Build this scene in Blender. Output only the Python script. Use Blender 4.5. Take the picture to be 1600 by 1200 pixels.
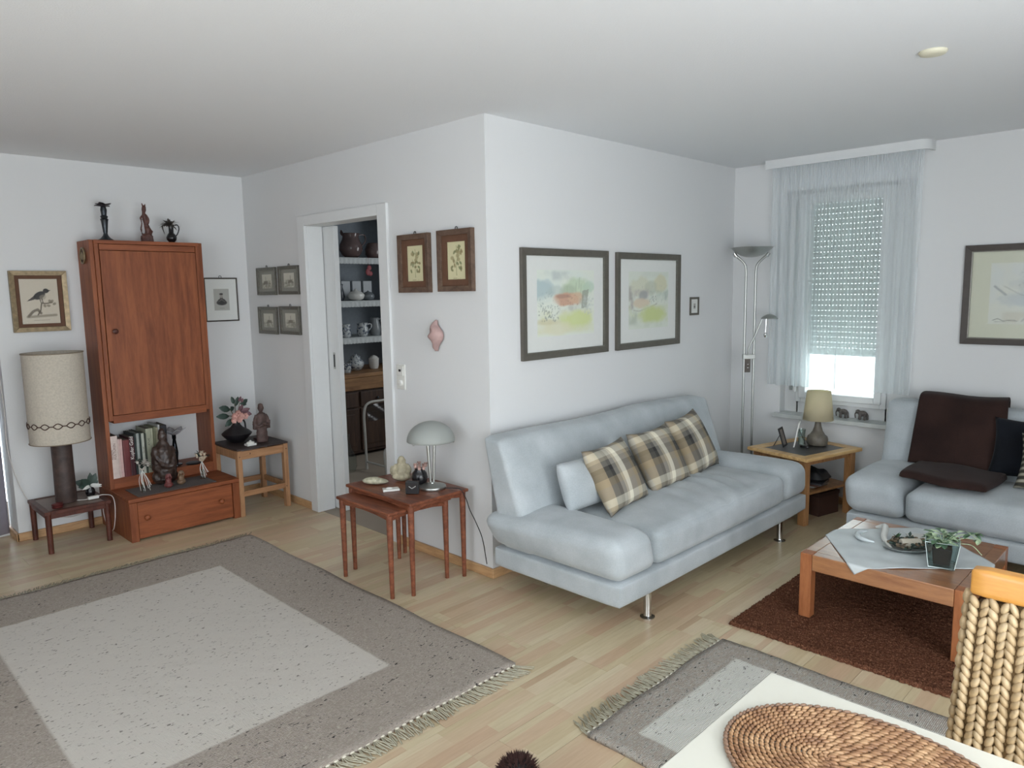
import bpy, bmesh, math, random
import numpy as np
from mathutils import Vector, Matrix
random.seed(7); rng = np.random.default_rng(7)
D = bpy.data; S = bpy.context.scene; COL = S.collection
for o in list(D.objects): D.objects.remove(o)

# ------------------------------------------------------------------ camera, world, lights, exposure
F_PX = 1133.1
cam_d = D.cameras.new('camera'); cam = D.objects.new('camera', cam_d); COL.objects.link(cam)
cam_d.sensor_width = 36; cam_d.lens = F_PX / 1600 * 36; cam_d.clip_start = 0.05
_yaw, _pit, _rol = 0.77995, 0.12875, -0.016446
_f = Vector((-math.sin(_yaw)*math.cos(_pit), math.cos(_yaw)*math.cos(_pit), -math.sin(_pit)))
_r = Vector((math.cos(_yaw), math.sin(_yaw), 0)); _u = _r.cross(_f)
_r2 = _r*math.cos(_rol) + _u*math.sin(_rol); _u2 = -_r*math.sin(_rol) + _u*math.cos(_rol)
M4 = Matrix((( _r2.x, _u2.x, -_f.x, 2.8176), (_r2.y, _u2.y, -_f.y, -2.6755), (_r2.z, _u2.z, -_f.z, 1.5937), (0, 0, 0, 1)))
cam.matrix_world = M4
S.camera = cam

world = D.worlds.new('overcast_sky'); S.world = world; world.use_nodes = True
bg = world.node_tree.nodes['Background']
bg.inputs[0].default_value = (0.86, 0.93, 1.0, 1); bg.inputs[1].default_value = 5.0

def area(name, loc, rot, sx, sy, power, col):
    l = D.lights.new(name, 'AREA'); l.shape = 'RECTANGLE'; l.size = sx; l.size_y = sy; l.energy = power; l.color = col
    o = D.objects.new(name, l); COL.objects.link(o); o.location = loc; o.rotation_euler = rot
    return o
# daylight entering by the big terrace doors right of the camera and the doors behind it; a fill light is added in the windowless pantry
area('daylight_terrace_doors', (4.02, -1.85, 1.15), (0, math.radians(100), 0), 2.1, 3.1, 66, (0.93, 0.97, 1))
area('daylight_rear_window', (1.9, -4.62, 1.35), (math.radians(100), 0, 0), 2.6, 1.9, 8, (0.93, 0.965, 1))
area('pantry_fill_light', (-1.6, 2.84, 1.6), (math.radians(-90), 0, 0), 0.9, 1.0, 22, (0.92, 0.97, 1))
S.view_settings.view_transform = 'Standard'; S.view_settings.look = 'None'
S.view_settings.exposure = 0.0; S.view_settings.gamma = 1; S.view_settings.use_curve_mapping = False
try:
    S.cycles.use_denoising = True; S.cycles.max_bounces = 8; S.cycles.diffuse_bounces = 5
    S.cycles.transparent_max_bounces = 24; S.cycles.caustics_reflective = False; S.cycles.caustics_refractive = False
    S.cycles.sample_clamp_indirect = 6
except Exception: pass

# ------------------------------------------------------------------ material helpers
def lin(c):
    r = []
    for x in c:
        x = x/255.0
        r.append(x/12.92 if x <= .04045 else ((x+.055)/1.055)**2.4)
    return tuple(r)
def c4(c): return (*lin(c), 1)
def newmat(name):
    m = D.materials.new(name); m.use_nodes = True
    nt = m.node_tree; b = nt.nodes['Principled BSDF']
    return m, nt, b
def N(nt, t, **kw):
    n = nt.nodes.new(t)
    for k, v in kw.items():
        if k.startswith('i_'):
            n.inputs[int(k[2:]) if k[2:].isdigit() else k[2:]].default_value = v
        else: setattr(n, k, v)
    return n
def coords(nt, scale=(1, 1, 1), rot=(0, 0, 0)):
    tc = N(nt, 'ShaderNodeTexCoord'); mp = N(nt, 'ShaderNodeMapping')
    mp.inputs['Scale'].default_value = scale; mp.inputs['Rotation'].default_value = rot
    nt.links.new(tc.outputs['Object'], mp.inputs['Vector'])
    return mp.outputs['Vector']
def ramp(nt, fac, stops):
    r = N(nt, 'ShaderNodeValToRGB'); e = r.color_ramp.elements
    while len(e) < len(stops): e.new(0.5)
    for el, (p, c) in zip(e, stops): el.position = p; el.color = c
    nt.links.new(fac, r.inputs[0]); return r.outputs[0]
def bump(nt, b, h, strength=.3, dist=.002):
    bn = N(nt, 'ShaderNodeBump'); bn.inputs['Strength'].default_value = strength; bn.inputs['Distance'].default_value = dist
    nt.links.new(h, bn.inputs['Height']); nt.links.new(bn.outputs[0], b.inputs['Normal'])
def solid(name, c, rough=.5, metal=0., var=.06, nscale=30, bmp=0, bscale=200, coat=0, spec=.5):
    m, nt, b = newmat(name)
    v = coords(nt); n = N(nt, 'ShaderNodeTexNoise'); n.inputs['Scale'].default_value = nscale; n.inputs['Detail'].default_value = 4
    nt.links.new(v, n.inputs['Vector'])
    l = lin(c); lo = tuple(x*(1-var) for x in l)+(1,); hi = tuple(min(1, x*(1+var)) for x in l)+(1,)
    nt.links.new(ramp(nt, n.outputs['Fac'], [(.3, lo), (.7, hi)]), b.inputs['Base Color'])
    b.inputs['Roughness'].default_value = rough; b.inputs['Metallic'].default_value = metal
    b.inputs['Coat Weight'].default_value = coat; b.inputs['Specular IOR Level'].default_value = spec
    if bmp:
        n2 = N(nt, 'ShaderNodeTexNoise'); n2.inputs['Scale'].default_value = bscale; n2.inputs['Detail'].default_value = 3
        nt.links.new(v, n2.inputs['Vector']); bump(nt, b, n2.outputs['Fac'], bmp, .002)
    return m
def wood(name, c1, c2, scale=(12, 12, 1.2), rough=.42, spec=.4, bmp=.08, coat=0.0):
    m, nt, b = newmat(name)
    v = coords(nt, scale)
    n = N(nt, 'ShaderNodeTexNoise'); n.inputs['Scale'].default_value = 3; n.inputs['Detail'].default_value = 6; n.inputs['Distortion'].default_value = .6
    nt.links.new(v, n.inputs['Vector'])
    n2 = N(nt, 'ShaderNodeTexNoise'); n2.inputs['Scale'].default_value = 22; n2.inputs['Detail'].default_value = 3
    nt.links.new(v, n2.inputs['Vector'])
    ad = N(nt, 'ShaderNodeMath', operation='MULTIPLY_ADD'); ad.inputs[1].default_value = .35
    nt.links.new(n2.outputs['Fac'], ad.inputs[0]); nt.links.new(n.outputs['Fac'], ad.inputs[2])
    nt.links.new(ramp(nt, ad.outputs[0], [(.45, c4(c2)), (.85, c4(c1))]), b.inputs['Base Color'])
    b.inputs['Roughness'].default_value = rough; b.inputs['Specular IOR Level'].default_value = spec; b.inputs['Coat Weight'].default_value = coat; b.inputs['Coat Roughness'].default_value = .2
    bump(nt, b, n2.outputs['Fac'], bmp, .001)
    return m
def glass(name, tint=(255, 255, 255), refl=1.0, rough=0.0):
    m = D.materials.new(name); m.use_nodes = True; nt = m.node_tree; nt.nodes.clear()
    out = N(nt, 'ShaderNodeOutputMaterial'); mx = N(nt, 'ShaderNodeMixShader'); tr = N(nt, 'ShaderNodeBsdfTransparent')
    gl = N(nt, 'ShaderNodeBsdfGlossy'); lw = N(nt, 'ShaderNodeLayerWeight'); lw.inputs[0].default_value = .5; pw = N(nt, 'ShaderNodeMath', operation='POWER'); pw.inputs[1].default_value = 5; nt.links.new(lw.outputs['Facing'], pw.inputs[0])
    fr = N(nt, 'ShaderNodeMath', operation='MULTIPLY_ADD'); fr.inputs[1].default_value = .9; fr.inputs[2].default_value = .04; nt.links.new(pw.outputs[0], fr.inputs[0])
    mu = N(nt, 'ShaderNodeMath', operation='MULTIPLY', use_clamp=True); mu.inputs[1].default_value = refl
    tr.inputs[0].default_value = c4(tint); gl.inputs['Roughness'].default_value = rough
    nt.links.new(fr.outputs[0], mu.inputs[0]); nt.links.new(mu.outputs[0], mx.inputs[0])
    nt.links.new(tr.outputs[0], mx.inputs[1]); nt.links.new(gl.outputs[0], mx.inputs[2]); nt.links.new(mx.outputs[0], out.inputs[0])
    return m
def printmat(name, rough=.85):
    m, nt, b = newmat(name); a = N(nt, 'ShaderNodeAttribute'); a.attribute_name = 'Col'
    nt.links.new(a.outputs['Color'], b.inputs['Base Color']); b.inputs['Roughness'].default_value = rough; return m

# ------------------------------------------------------------------ mesh helper
class MB:
    def __init__(s): s.v = []; s.f = []
    def add(s, vs, fs):
        o = len(s.v); s.v += [tuple(map(float, p)) for p in vs]; s.f += [tuple(i+o for i in f) for f in fs]; return s
    def hexa(s, p):   # p: 4 bottom ccw, 4 top ccw
        return s.add(p, [(3, 2, 1, 0), (4, 5, 6, 7), (0, 1, 5, 4), (1, 2, 6, 5), (2, 3, 7, 6), (3, 0, 4, 7)])
    def box(s, x0, y0, z0, x1, y1, z1):
        x0, x1 = min(x0, x1), max(x0, x1); y0, y1 = min(y0, y1), max(y0, y1); z0, z1 = min(z0, z1), max(z0, z1)
        return s.hexa([(x0, y0, z0), (x1, y0, z0), (x1, y1, z0), (x0, y1, z0), (x0, y0, z1), (x1, y0, z1), (x1, y1, z1), (x0, y1, z1)])
    def lathe(s, prof, c=(0, 0, 0), n=24, sx=1, sy=1, ax='z', capb=True, capt=True, wob=None):
        vs = []; k = len(prof)
        for r, z in prof:
            for i in range(n):
                a = 2*math.pi*i/n; rr = r*(wob(a, z) if wob else 1)
                p = (rr*math.cos(a)*sx, rr*math.sin(a)*sy, z)
                if ax == 'x': p = (p[2], p[0], p[1])
                if ax == 'y': p = (p[0], -p[2], p[1])
                vs.append((p[0]+c[0], p[1]+c[1], p[2]+c[2]))
        fs = []
        for j in range(k-1):
            for i in range(n):
                a, b = j*n+i, j*n+(i+1) % n
                fs.append((a, b, b+n, a+n))
        if capb: fs.append(tuple(range(n-1, -1, -1)))
        if capt: fs.append(tuple(range((k-1)*n, k*n)))
        return s.add(vs, fs)
    def cyl(s, p0, p1, r0, r1=None, n=16): return s.tube([p0, p1], [r0, r0 if r1 is None else r1], n)
    def tube(s, pts, r, n=8, close=False):
        pts = [Vector(p) for p in pts]; k = len(pts)
        if not isinstance(r, (list, tuple)): r = [r]*k
        vs = []; fs = []; prev = None
        for i, p in enumerate(pts):
            if close: t = pts[(i+1) % k]-pts[i-1]
            else: t = pts[min(i+1, k-1)]-pts[max(i-1, 0)]
            t = t.normalized() if t.length > 1e-9 else Vector((0, 0, 1))
            if prev is None:
                a = Vector((0, 0, 1)) if abs(t.z) < .9 else Vector((1, 0, 0)); nn = t.cross(a).normalized()
            else:
                nn = prev - t*prev.dot(t); nn = nn.normalized() if nn.length > 1e-9 else t.orthogonal().normalized()
            prev = nn; b = t.cross(nn)
            for j in range(n):
                a = 2*math.pi*j/n; vs.append(p + (nn*math.cos(a)+b*math.sin(a))*r[i])
        for i in range(k if close else k-1):
            for j in range(n):
                a, b = i*n+j, i*n+(j+1) % n; c = ((i+1) % k)*n
                fs.append((a, b, c+(j+1) % n, c+j))
        if not close: fs.append(tuple(range(n-1, -1, -1))); fs.append(tuple(range((k-1)*n, k*n)))
        return s.add(vs, fs)
    def ell(s, c, r, nu=12, nv=8, rot=None):
        if not isinstance(r, (list, tuple)): r = (r, r, r)
        R = rot if rot is not None else Matrix.Identity(3); c = Vector(c); vs = [c+R@Vector((0, 0, -r[2]))]
        for j in range(1, nv):
            t = math.pi*j/nv-math.pi/2
            for i in range(nu):
                a = 2*math.pi*i/nu
                vs.append(c+R@Vector((r[0]*math.cos(t)*math.cos(a), r[1]*math.cos(t)*math.sin(a), r[2]*math.sin(t))))
        vs.append(c+R@Vector((0, 0, r[2]))); fs = []; L = len(vs)-1
        for i in range(nu): fs.append((0, 1+(i+1) % nu, 1+i)); fs.append((L, L-nu+i, L-nu+(i+1) % nu))
        for j in range(nv-2):
            for i in range(nu):
                a = 1+j*nu+i; b = 1+j*nu+(i+1) % nu; fs.append((a, b, b+nu, a+nu))
        return s.add(vs, fs)
    def grid(s, fn, nu, nv):
        vs = [fn(i/nu, j/nv) for j in range(nv+1) for i in range(nu+1)]
        fs = [(j*(nu+1)+i, j*(nu+1)+i+1, (j+1)*(nu+1)+i+1, (j+1)*(nu+1)+i) for j in range(nv) for i in range(nu)]
        return s.add(vs, fs)
    def prism(s, poly, a0, a1, ax='z'):
        def P(x, y, h):
            return (x, y, h) if ax == 'z' else ((x, h, y) if ax == 'y' else (h, x, y))
        n = len(poly)
        vs = [P(x, y, a0) for x, y in poly]+[P(x, y, a1) for x, y in poly]
        fs = [tuple(range(n-1, -1, -1)), tuple(range(n, 2*n))]+[(i, (i+1) % n, (i+1) % n+n, i+n) for i in range(n)]
        return s.add(vs, fs)
    def leaf(s, p, d, L, W, up=(0, 0, 1), bend=.25, seg=4):
        p = Vector(p); d = Vector(d).normalized(); u = Vector(up); sd = d.cross(u)
        sd = sd.normalized() if sd.length > 1e-6 else d.orthogonal().normalized(); nn = sd.cross(d)
        vs = []; fs = []
        for i in range(seg+1):
            t = i/seg; w = W*.5*math.sin(math.pi*min(1, t*.93+.05))**.8
            q = p+d*(L*t)-nn*(bend*L*t*t)
            vs += [q-sd*w+nn*w*.25, q, q+sd*w+nn*w*.25]
        for i in range(seg):
            a = i*3; fs += [(a, a+1, a+4, a+3), (a+1, a+2, a+5, a+4)]
        return s.add(vs, fs)
    def puffy(s, P, r=.3, n=10, bul=(0, 0, 0, 0, 0, 0), fn=None):
        # rounded, bulging box. P: 8 corners as hexa (4 bottom ccw, 4 top ccw); bul: outward bulge -x +x -y +y -z +z in metres
        P = [Vector(q) for q in P]
        if not isinstance(r, (list, tuple)): r = (r, r, r)
        idx = {}; vs = []; fs = []
        def vert(u, v, w):
            k = (round(u, 5), round(v, 5), round(w, 5))
            if k in idx: return idx[k]
            q = np.array([u, v, w]); inner = np.clip(q, -1+np.array(r), 1-np.array(r)); d = (q-inner)/np.array(r)
            L = np.linalg.norm(d); m = np.max(np.abs(d)) if L > 0 else 0
            if L > 0: d = d/L*min(1, m) if m > 0 else d
            q2 = inner+d*np.array(r)
            a, b, c = (q2+1)/2
            bot = P[0].lerp(P[1], a).lerp(P[3].lerp(P[2], a), b); top = P[4].lerp(P[5], a).lerp(P[7].lerp(P[6], a), b)
            pt = bot.lerp(top, c)
            ex = (P[1]-P[0]).normalized(); ey = (P[3]-P[0]).normalized(); ez = (P[4]-P[0]).normalized()
            cu, cv, cw = (max(0, 1-x*x) for x in q2)
            if u <= -1: pt -= ex*bul[0]*cv*cw
            if u >= 1: pt += ex*bul[1]*cv*cw
            if v <= -1: pt -= ey*bul[2]*cu*cw
            if v >= 1: pt += ey*bul[3]*cu*cw
            if w <= -1: pt -= ez*bul[4]*cu*cv
            if w >= 1: pt += ez*bul[5]*cu*cv
            if fn: pt = pt+Vector(fn(q2[0], q2[1], q2[2]))
            idx[k] = len(vs); vs.append(pt); return idx[k]
        # denser near the edges
        g = []
        for i in range(n+1):
            t = -1+2*i/n; g.append(math.copysign(abs(t)**.8, t) if t else 0.0)
        for ax in range(3):
            for sg in (-1, 1):
                for i in range(n):
                    for j in range(n):
                        q = []
                        for (a, b) in ((g[i], g[j]), (g[i+1], g[j]), (g[i+1], g[j+1]), (g[i], g[j+1])):
                            t = [0, 0, 0]; t[ax] = sg; t[(ax+1) % 3] = a; t[(ax+2) % 3] = b; q.append(vert(*t))
                        if sg < 0: q = q[::-1]
                        if len(set(q)) >= 3: fs.append(tuple(q))
        return s.add(vs, fs)
    def move(s, M, start=0):
        for i in range(start, len(s.v)): s.v[i] = tuple(M@Vector(s.v[i]))
        return s
def obj(name, mb, m, parent=None, smooth=None, bevel=0, seg=2, sub=0, remesh=0, rough=0, kind=None, loc=None, lab=None, solidify=0):
    me = D.meshes.new(name); me.from_pydata(mb.v, [], mb.f); me.validate(); me.update()
    if smooth is not None:
        me.polygons.foreach_set('use_smooth', [True]*len(me.polygons))
        if smooth < 180: me.set_sharp_from_angle(angle=math.radians(smooth))
    me.materials.append(m)
    o = D.objects.new(name, me); COL.objects.link(o)
    if parent is not None: o.parent = parent
    if loc is not None: o.location = loc
    if solidify:
        md = o.modifiers.new('thickness', 'SOLIDIFY'); md.thickness = solidify; md.offset = 0
    if bevel:
        md = o.modifiers.new('bevel', 'BEVEL'); md.width = bevel; md.segments = seg; md.limit_method = 'ANGLE'; md.angle_limit = math.radians(40)
        if smooth is None:
            me.polygons.foreach_set('use_smooth', [True]*len(me.polygons)); me.set_sharp_from_angle(angle=math.radians(40)); md.harden_normals = True
    if remesh:
        md = o.modifiers.new('remesh', 'REMESH'); md.mode = 'VOXEL'; md.voxel_size = remesh; md.use_smooth_shade = True
        md2 = o.modifiers.new('smooth', 'SMOOTH'); md2.factor = .5; md2.iterations = 2
        if rough:
            tx = D.textures.new('carving', 'CLOUDS'); tx.noise_scale = rough*3; tx.noise_depth = 2
            md3 = o.modifiers.new('carving', 'DISPLACE'); md3.texture = tx; md3.strength = rough; md3.mid_level = .5; md3.texture_coords = 'LOCAL'
    if sub:
        md = o.modifiers.new('subsurf', 'SUBSURF'); md.levels = sub; md.render_levels = sub
    if kind: o['kind'] = kind
    if lab: o['label'] = lab
    return o
def tag(o, label, cat, group=None):
    o['label'] = label; o['category'] = cat
    if group: o['group'] = group
    return o
def thing(name, label, cat, loc=(0, 0, 0), rotz=0, group=None):
    o = D.objects.new(name, None); COL.objects.link(o); o.empty_display_size = .1
    o.location = loc; o.rotation_euler = (0, 0, rotz); return tag(o, label, cat, group)
def struct(name, mb, m, **kw): return obj(name, mb, m, kind='structure', **kw)
def kids(o): return [c for c in D.objects if c.parent == o]
def dup(root, loc, rotz=None, label=None):
    r = root.copy(); COL.objects.link(r); r.location = loc
    if rotz is not None: r.rotation_euler = (0, 0, rotz)
    if label: r['label'] = label
    for ch in kids(root):
        if ch is r: continue
        c = ch.copy(); COL.objects.link(c); c.parent = r
        for g in kids(ch):
            d = g.copy(); COL.objects.link(d); d.parent = c
    return r
def curve(pts, n=8):
    P = [Vector(p) for p in pts]; P = [P[0]*2-P[1]]+P+[P[-1]*2-P[-2]]; out = []
    for i in range(1, len(P)-2):
        for k in range(n):
            t = k/n
            out.append(.5*((2*P[i])+(P[i+1]-P[i-1])*t+(2*P[i-1]-5*P[i]+4*P[i+1]-P[i+2])*t*t+(3*P[i]-P[i-1]-3*P[i+1]+P[i+2])*t**3))
    out.append(P[-2]); return out

# ------------------------------------------------------------------ materials
def wallmat(name, c, bs=260, st=.25):
    m, nt, b = newmat(name); v = coords(nt)
    n = N(nt, 'ShaderNodeTexNoise'); n.inputs['Scale'].default_value = bs; n.inputs['Detail'].default_value = 2
    nt.links.new(v, n.inputs['Vector']); b.inputs['Base Color'].default_value = c4(c); b.inputs['Roughness'].default_value = .9
    b.inputs['Specular IOR Level'].default_value = .2; bump(nt, b, n.outputs['Fac'], st, .002); return m
MW = wallmat('white_ingrain_paper', (212, 213, 213)); MCEIL = wallmat('ceiling_plaster', (224, 226, 228), 140, .5)
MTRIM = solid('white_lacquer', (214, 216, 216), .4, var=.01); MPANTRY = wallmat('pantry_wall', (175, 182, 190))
MTEAK = wood('teak_upright_grain', (146, 84, 50), (112, 58, 32), (9, 9, .9), .5)
MTEAKH = wood('teak_side_grain', (146, 82, 48), (112, 58, 32), (9, .9, 9), .5)
MTEAKX = wood('nest_teak', (134, 80, 56), (88, 46, 30), (2, 12, 12), .4)
MTEAKD = wood('dark_stained_wood', (92, 50, 38), (58, 28, 22), (6, 6, 3), .42)
MPINE = wood('knotty_pine', (176, 134, 98), (144, 104, 72), (14, 14, 1.5), .5)
MPINEH = wood('pine_rail', (174, 132, 96), (142, 102, 70), (14, 1.5, 14), .5)
MBEECH = wood('beech', (214, 178, 124), (180, 142, 92), (14, 2, 14), .4)
MBEECHD = wood('beech_leg', (178, 132, 88), (140, 98, 62), (14, 14, 2), .4)
MCOF = wood('alder_reddish', (168, 116, 74), (138, 88, 54), (2, 14, 14), .3, spec=.8, coat=1.0)
MCHAIR = wood('honey_wood', (204, 148, 72), (188, 128, 58), (2, 10, 12), .3, spec=.6)
MHUTCH = wood('hutch_pine', (150, 112, 74), (112, 78, 50), (9, 1, 9), .5)
MHUTCHD = wood('hutch_dark', (74, 54, 42), (48, 34, 28), (9, 9, 1), .5)
MSTEEL = solid('brushed_steel', (178, 180, 176), .36, 1, .03, 60)
MCHROME = solid('chrome', (205, 205, 205), .08, 1, .01)
MBLACK = solid('black_matte', (22, 22, 24), .5, var=.1)
MDKCER = solid('dark_ceramic', (24, 22, 25), .25, var=.15)
MIRON = solid('dark_pewter', (62, 66, 70), .38, .8, .12, 60)
MCARVE = solid('carved_dark_wood', (82, 48, 40), .5, 0, .3, 60, .5, 120)
MCARVE2 = solid('carved_brown_wood', (58, 44, 38), .38, 0, .5, 50, .6, 100)
MSTONE = solid('grey_clay', (96, 88, 84), .7, 0, .2, 50, .4, 120)
MWHITE = solid('white_glaze', (215, 215, 210), .25, 0, .03); MCORD = solid('white_cord', (205, 200, 195), .5, 0, .02)
MPAPER = solid('paper_mount', (212, 214, 200), .9, 0, .01); MPAPERW = solid('white_mount', (212, 214, 210), .9, 0, .01)
MLINEN = solid('oatmeal_linen', (186, 178, 164), .9, 0, .1, 90, .4, 500)
MPRINT = printmat('printed_paper')
MGL = glass('picture_glass', refl=.10, rough=.12); MWGL = glass('window_glass', (250, 255, 252), refl=1); MCLR = glass('clear_glass', (236, 242, 240), refl=1.6)
MGREEN = solid('green_leaf', (88, 118, 88), .5, 0, .3, 40); MDKGREEN = solid('dark_leaf', (44, 62, 54), .5, 0, .3, 40)
MPALELEAF = solid('variegated_leaf', (176, 196, 160), .5, 0, .35, 60)
MGOLD = solid('aged_gold', (132, 116, 90), .42, .55, .25, 40)
MFRAMEBR = wood('walnut_frame', (104, 84, 70), (74, 56, 46), (8, 8, 8), .45)
MFRAMEGR = solid('grey_brown_frame', (92, 88, 80), .5, .2, .08); MFRAMEDK = solid('dark_wood_frame', (58, 50, 44), .5, 0, .1)
MSILVER = solid('tarnished_silver', (112, 110, 102), .35, .5, .15, 60)

# ------------------------------------------------------------------ room shell
H = 2.5; XB = -2.764; YD = 2.675
m = MB(); m.box(-.12, .12, 0, 0, YD+.02, H); struct('wall_behind_sofa', m, MW)
m = MB(); m.box(XB-.25, 0, 0, -1.83, .12, H); m.box(-.947, 0, 0, 0, .12, H); m.box(-1.83, 0, 2.065, -.947, .12, H)
struct('wall_doorway', m, MW)
m = MB(); m.box(XB-.25, -1.685, 0, XB, 0, H); m.box(XB-.25, -4.7, 2.25, XB, -1.685, H); struct('wall_left', m, MW)
WX0, WX1, WZ0, WZ1 = .412, 1.29, .60, 2.28; NY = YD+.085
FX0, FX1, FZ0, FZ1 = .505, 1.148, .718, 2.26
m = MB()
m.box(-.12, YD, 0, WX0, YD+.3, H); m.box(WX1, YD, 0, 4.1, YD+.3, H); m.box(WX0, YD, 0, WX1, YD+.3, WZ0); m.box(WX0, YD, WZ1, WX1, YD+.3, H)
m.box(WX0, NY, WZ0, FX0+.01, YD+.3, WZ1); m.box(FX1-.01, NY, WZ0, WX1, YD+.3, WZ1); m.box(FX0, NY, WZ0, FX1, YD+.3, FZ0+.01); m.box(FX0, NY, FZ1-.01, FX1, YD+.3, WZ1)
struct('wall_window_side', m, MW)
m = MB(); m.box(3.95, -4.7, 0, 4.1, -3.5, H); m.box(3.95, -.2, 0, 4.1, YD, H); m.box(3.95, -3.5, 2.25, 4.1, -.2, H); struct('wall_right', m, MW)
m = MB(); m.box(XB-.25, -4.7, 0, .5, -4.55, H); m.box(3.3, -4.7, 0, 3.95, -4.55, H); m.box(.5, -4.7, 0, 3.3, -4.55, .35); m.box(.5, -4.7, 2.35, 3.3, -4.55, H)
struct('wall_rear', m, MW)
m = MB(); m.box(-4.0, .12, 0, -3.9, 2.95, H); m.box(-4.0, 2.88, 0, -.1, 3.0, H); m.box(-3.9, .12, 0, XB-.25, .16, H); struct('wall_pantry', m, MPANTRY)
m = MB(); m.box(-4.0, -4.7, H, 4.1, 3.0, H+.12); struct('ceiling', m, MCEIL)
# terrace doors and rear window frames (out of view, they let the daylight in)
def wframe(name, a0, a1, z0, z1, plane, ax, nm=3):
    m = MB(); t = .06
    def bb(a, b, c, d):
        if ax == 'x': m.box(plane-.03, a, c, plane+.03, b, d)
        else: m.box(a, plane-.03, c, b, plane+.03, d)
    bb(a0, a1, z0, z0+t); bb(a0, a1, z1-t, z1)
    for i in range(nm+1):
        c = a0+t/2+(a1-a0-t)*i/nm; bb(c-t/2, c+t/2, z0, z1)
    return struct(name, m, MTRIM)
wframe('window_3', -3.5, -.2, 0, 2.25, 3.98, 'x', 4); wframe('window_4', .5, 3.3, .35, 2.35, -4.58, 'y', 3)

# floor: subfloor + laminate boards
def lam():
    m, nt, b = newmat('laminate_shipdeck')
    tc = N(nt, 'ShaderNodeTexCoord'); oi = N(nt, 'ShaderNodeObjectInfo')
    mp = N(nt, 'ShaderNodeMapping'); nt.links.new(tc.outputs['Object'], mp.inputs[0]); mp.inputs['Rotation'].default_value = (0, 0, math.pi/2)
    ml = N(nt, 'ShaderNodeVectorMath', operation='MULTIPLY_ADD'); 
    cb = N(nt, 'ShaderNodeCombineXYZ'); mr = N(nt, 'ShaderNodeMath', operation='MULTIPLY'); mr.inputs[1].default_value = 7.0
    nt.links.new(oi.outputs['Random'], mr.inputs[0]); nt.links.new(mr.outputs[0], cb.inputs[0])
    ad = N(nt, 'ShaderNodeVectorMath', operation='ADD'); nt.links.new(mp.outputs[0], ad.inputs[0]); nt.links.new(cb.outputs[0], ad.inputs[1])
    br = N(nt, 'ShaderNodeTexBrick'); nt.links.new(ad.outputs[0], br.inputs['Vector'])
    br.inputs['Scale'].default_value = 1; br.inputs['Brick Width'].default_value = .43; br.inputs['Row Height'].default_value = .0633
    br.inputs['Mortar Size'].default_value = .0; br.inputs['Color1'].default_value = (0, 0, 0, 1); br.inputs['Color2'].default_value = (1, 1, 1, 1)
    br.offset = .37; br.offset_frequency = 3
    base = ramp(nt, br.outputs['Color'], [(0, c4((194, 176, 142))), (.3, c4((206, 192, 160))), (.55, c4((196, 168, 140))), (.8, c4((210, 196, 166))), (1, c4((186, 160, 130)))])
    n = N(nt, 'ShaderNodeTexNoise'); n.inputs['Scale'].default_value = 4; n.inputs['Detail'].default_value = 6
    m2 = N(nt, 'ShaderNodeMapping'); m2.inputs['Scale'].default_value = (2, 22, 1); nt.links.new(ad.outputs[0], m2.inputs[0]); nt.links.new(m2.outputs[0], n.inputs['Vector'])
    mx = N(nt, 'ShaderNodeMixRGB', blend_type='MULTIPLY'); mx.inputs[0].default_value = .55
    nt.links.new(base, mx.inputs[1]); nt.links.new(ramp(nt, n.outputs['Fac'], [(.3, (.80, .76, .70, 1)), (.7, (1, 1, 1, 1))]), mx.inputs[2])
    nt.links.new(mx.outputs[0], b.inputs['Base Color']); b.inputs['Roughness'].default_value = .33; b.inputs['Specular IOR Level'].default_value = .45
    return m
MLAM = lam()
m = MB(); m.box(-4.0, -4.7, -.1, 4.1, 3.0, -.009); fl = struct('floor', m, solid('subfloor', (70, 55, 40), .9))
bw, bl = .192, 1.36; nx = int(math.ceil((3.95-XB)/bw))
for i in range(nx):
    x0 = XB+i*bw; x1 = min(x0+bw, 3.95); off = -4.55-(i*.47 % 1)*bl; j = 0
    while off+j*bl < YD:
        y0 = max(off+j*bl, -4.55); ymax = YD if x1 > .05 else 0.02; y1 = min(off+(j+1)*bl, ymax); j += 1
        if y1-y0 < .02: continue
        if x0 < 0 < x1 and y1 > 0: y1 = min(y1, YD)
        mm = MB(); g = .0006; w2, l2 = (x1-x0)/2-g, (y1-y0)/2-g
        mm.hexa([(-w2, -l2, -.009), (w2, -l2, -.009), (w2, l2, -.009), (-w2, l2, -.009), (-w2, -l2, 0), (w2, -l2, 0), (w2, l2, 0), (-w2, l2, 0)])
        obj('floor_board', mm, MLAM, fl, loc=((x0+x1)/2, (y0+y1)/2, 0))
m = MB(); m.box(XB-.25, -4.55, -.009, XB, -1.685, 0); obj('floor_strip', m, MLAM, fl)
m = MB(); m.box(-3.9, .02, -.009, -.12, 2.88, 0.001); obj('pantry_tiles', m, solid('pale_floor_tile', (150, 138, 124), .5, 0, .05, 3), fl)

# baseboards
MBB = wood('baseboard_wood', (196, 158, 116), (168, 130, 92), (3, 3, 20), .4)
def bb(name, poly):   # poly (x,y) path along wall, profile offset given per segment by box
    m = MB()
    for b in poly: m.box(*b)
    struct(name, m, MBB, bevel=.004)
bb('baseboard_left', [(XB, -1.70, 0, XB+.016, -.001, .055), (XB-.24, -1.701, 0, XB+.016, -1.685, .055)])
bb('baseboard_doorway', [(XB+.016, -.016, 0, -1.92, 0, .055), (-.857, -.016, 0, .0, 0, .055)])
bb('baseboard_sofa', [(0, -.016, 0, .016, YD, .055)])
bb('baseboard_window', [(.016, YD-.016, 0, 3.95, YD, .055)])

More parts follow.
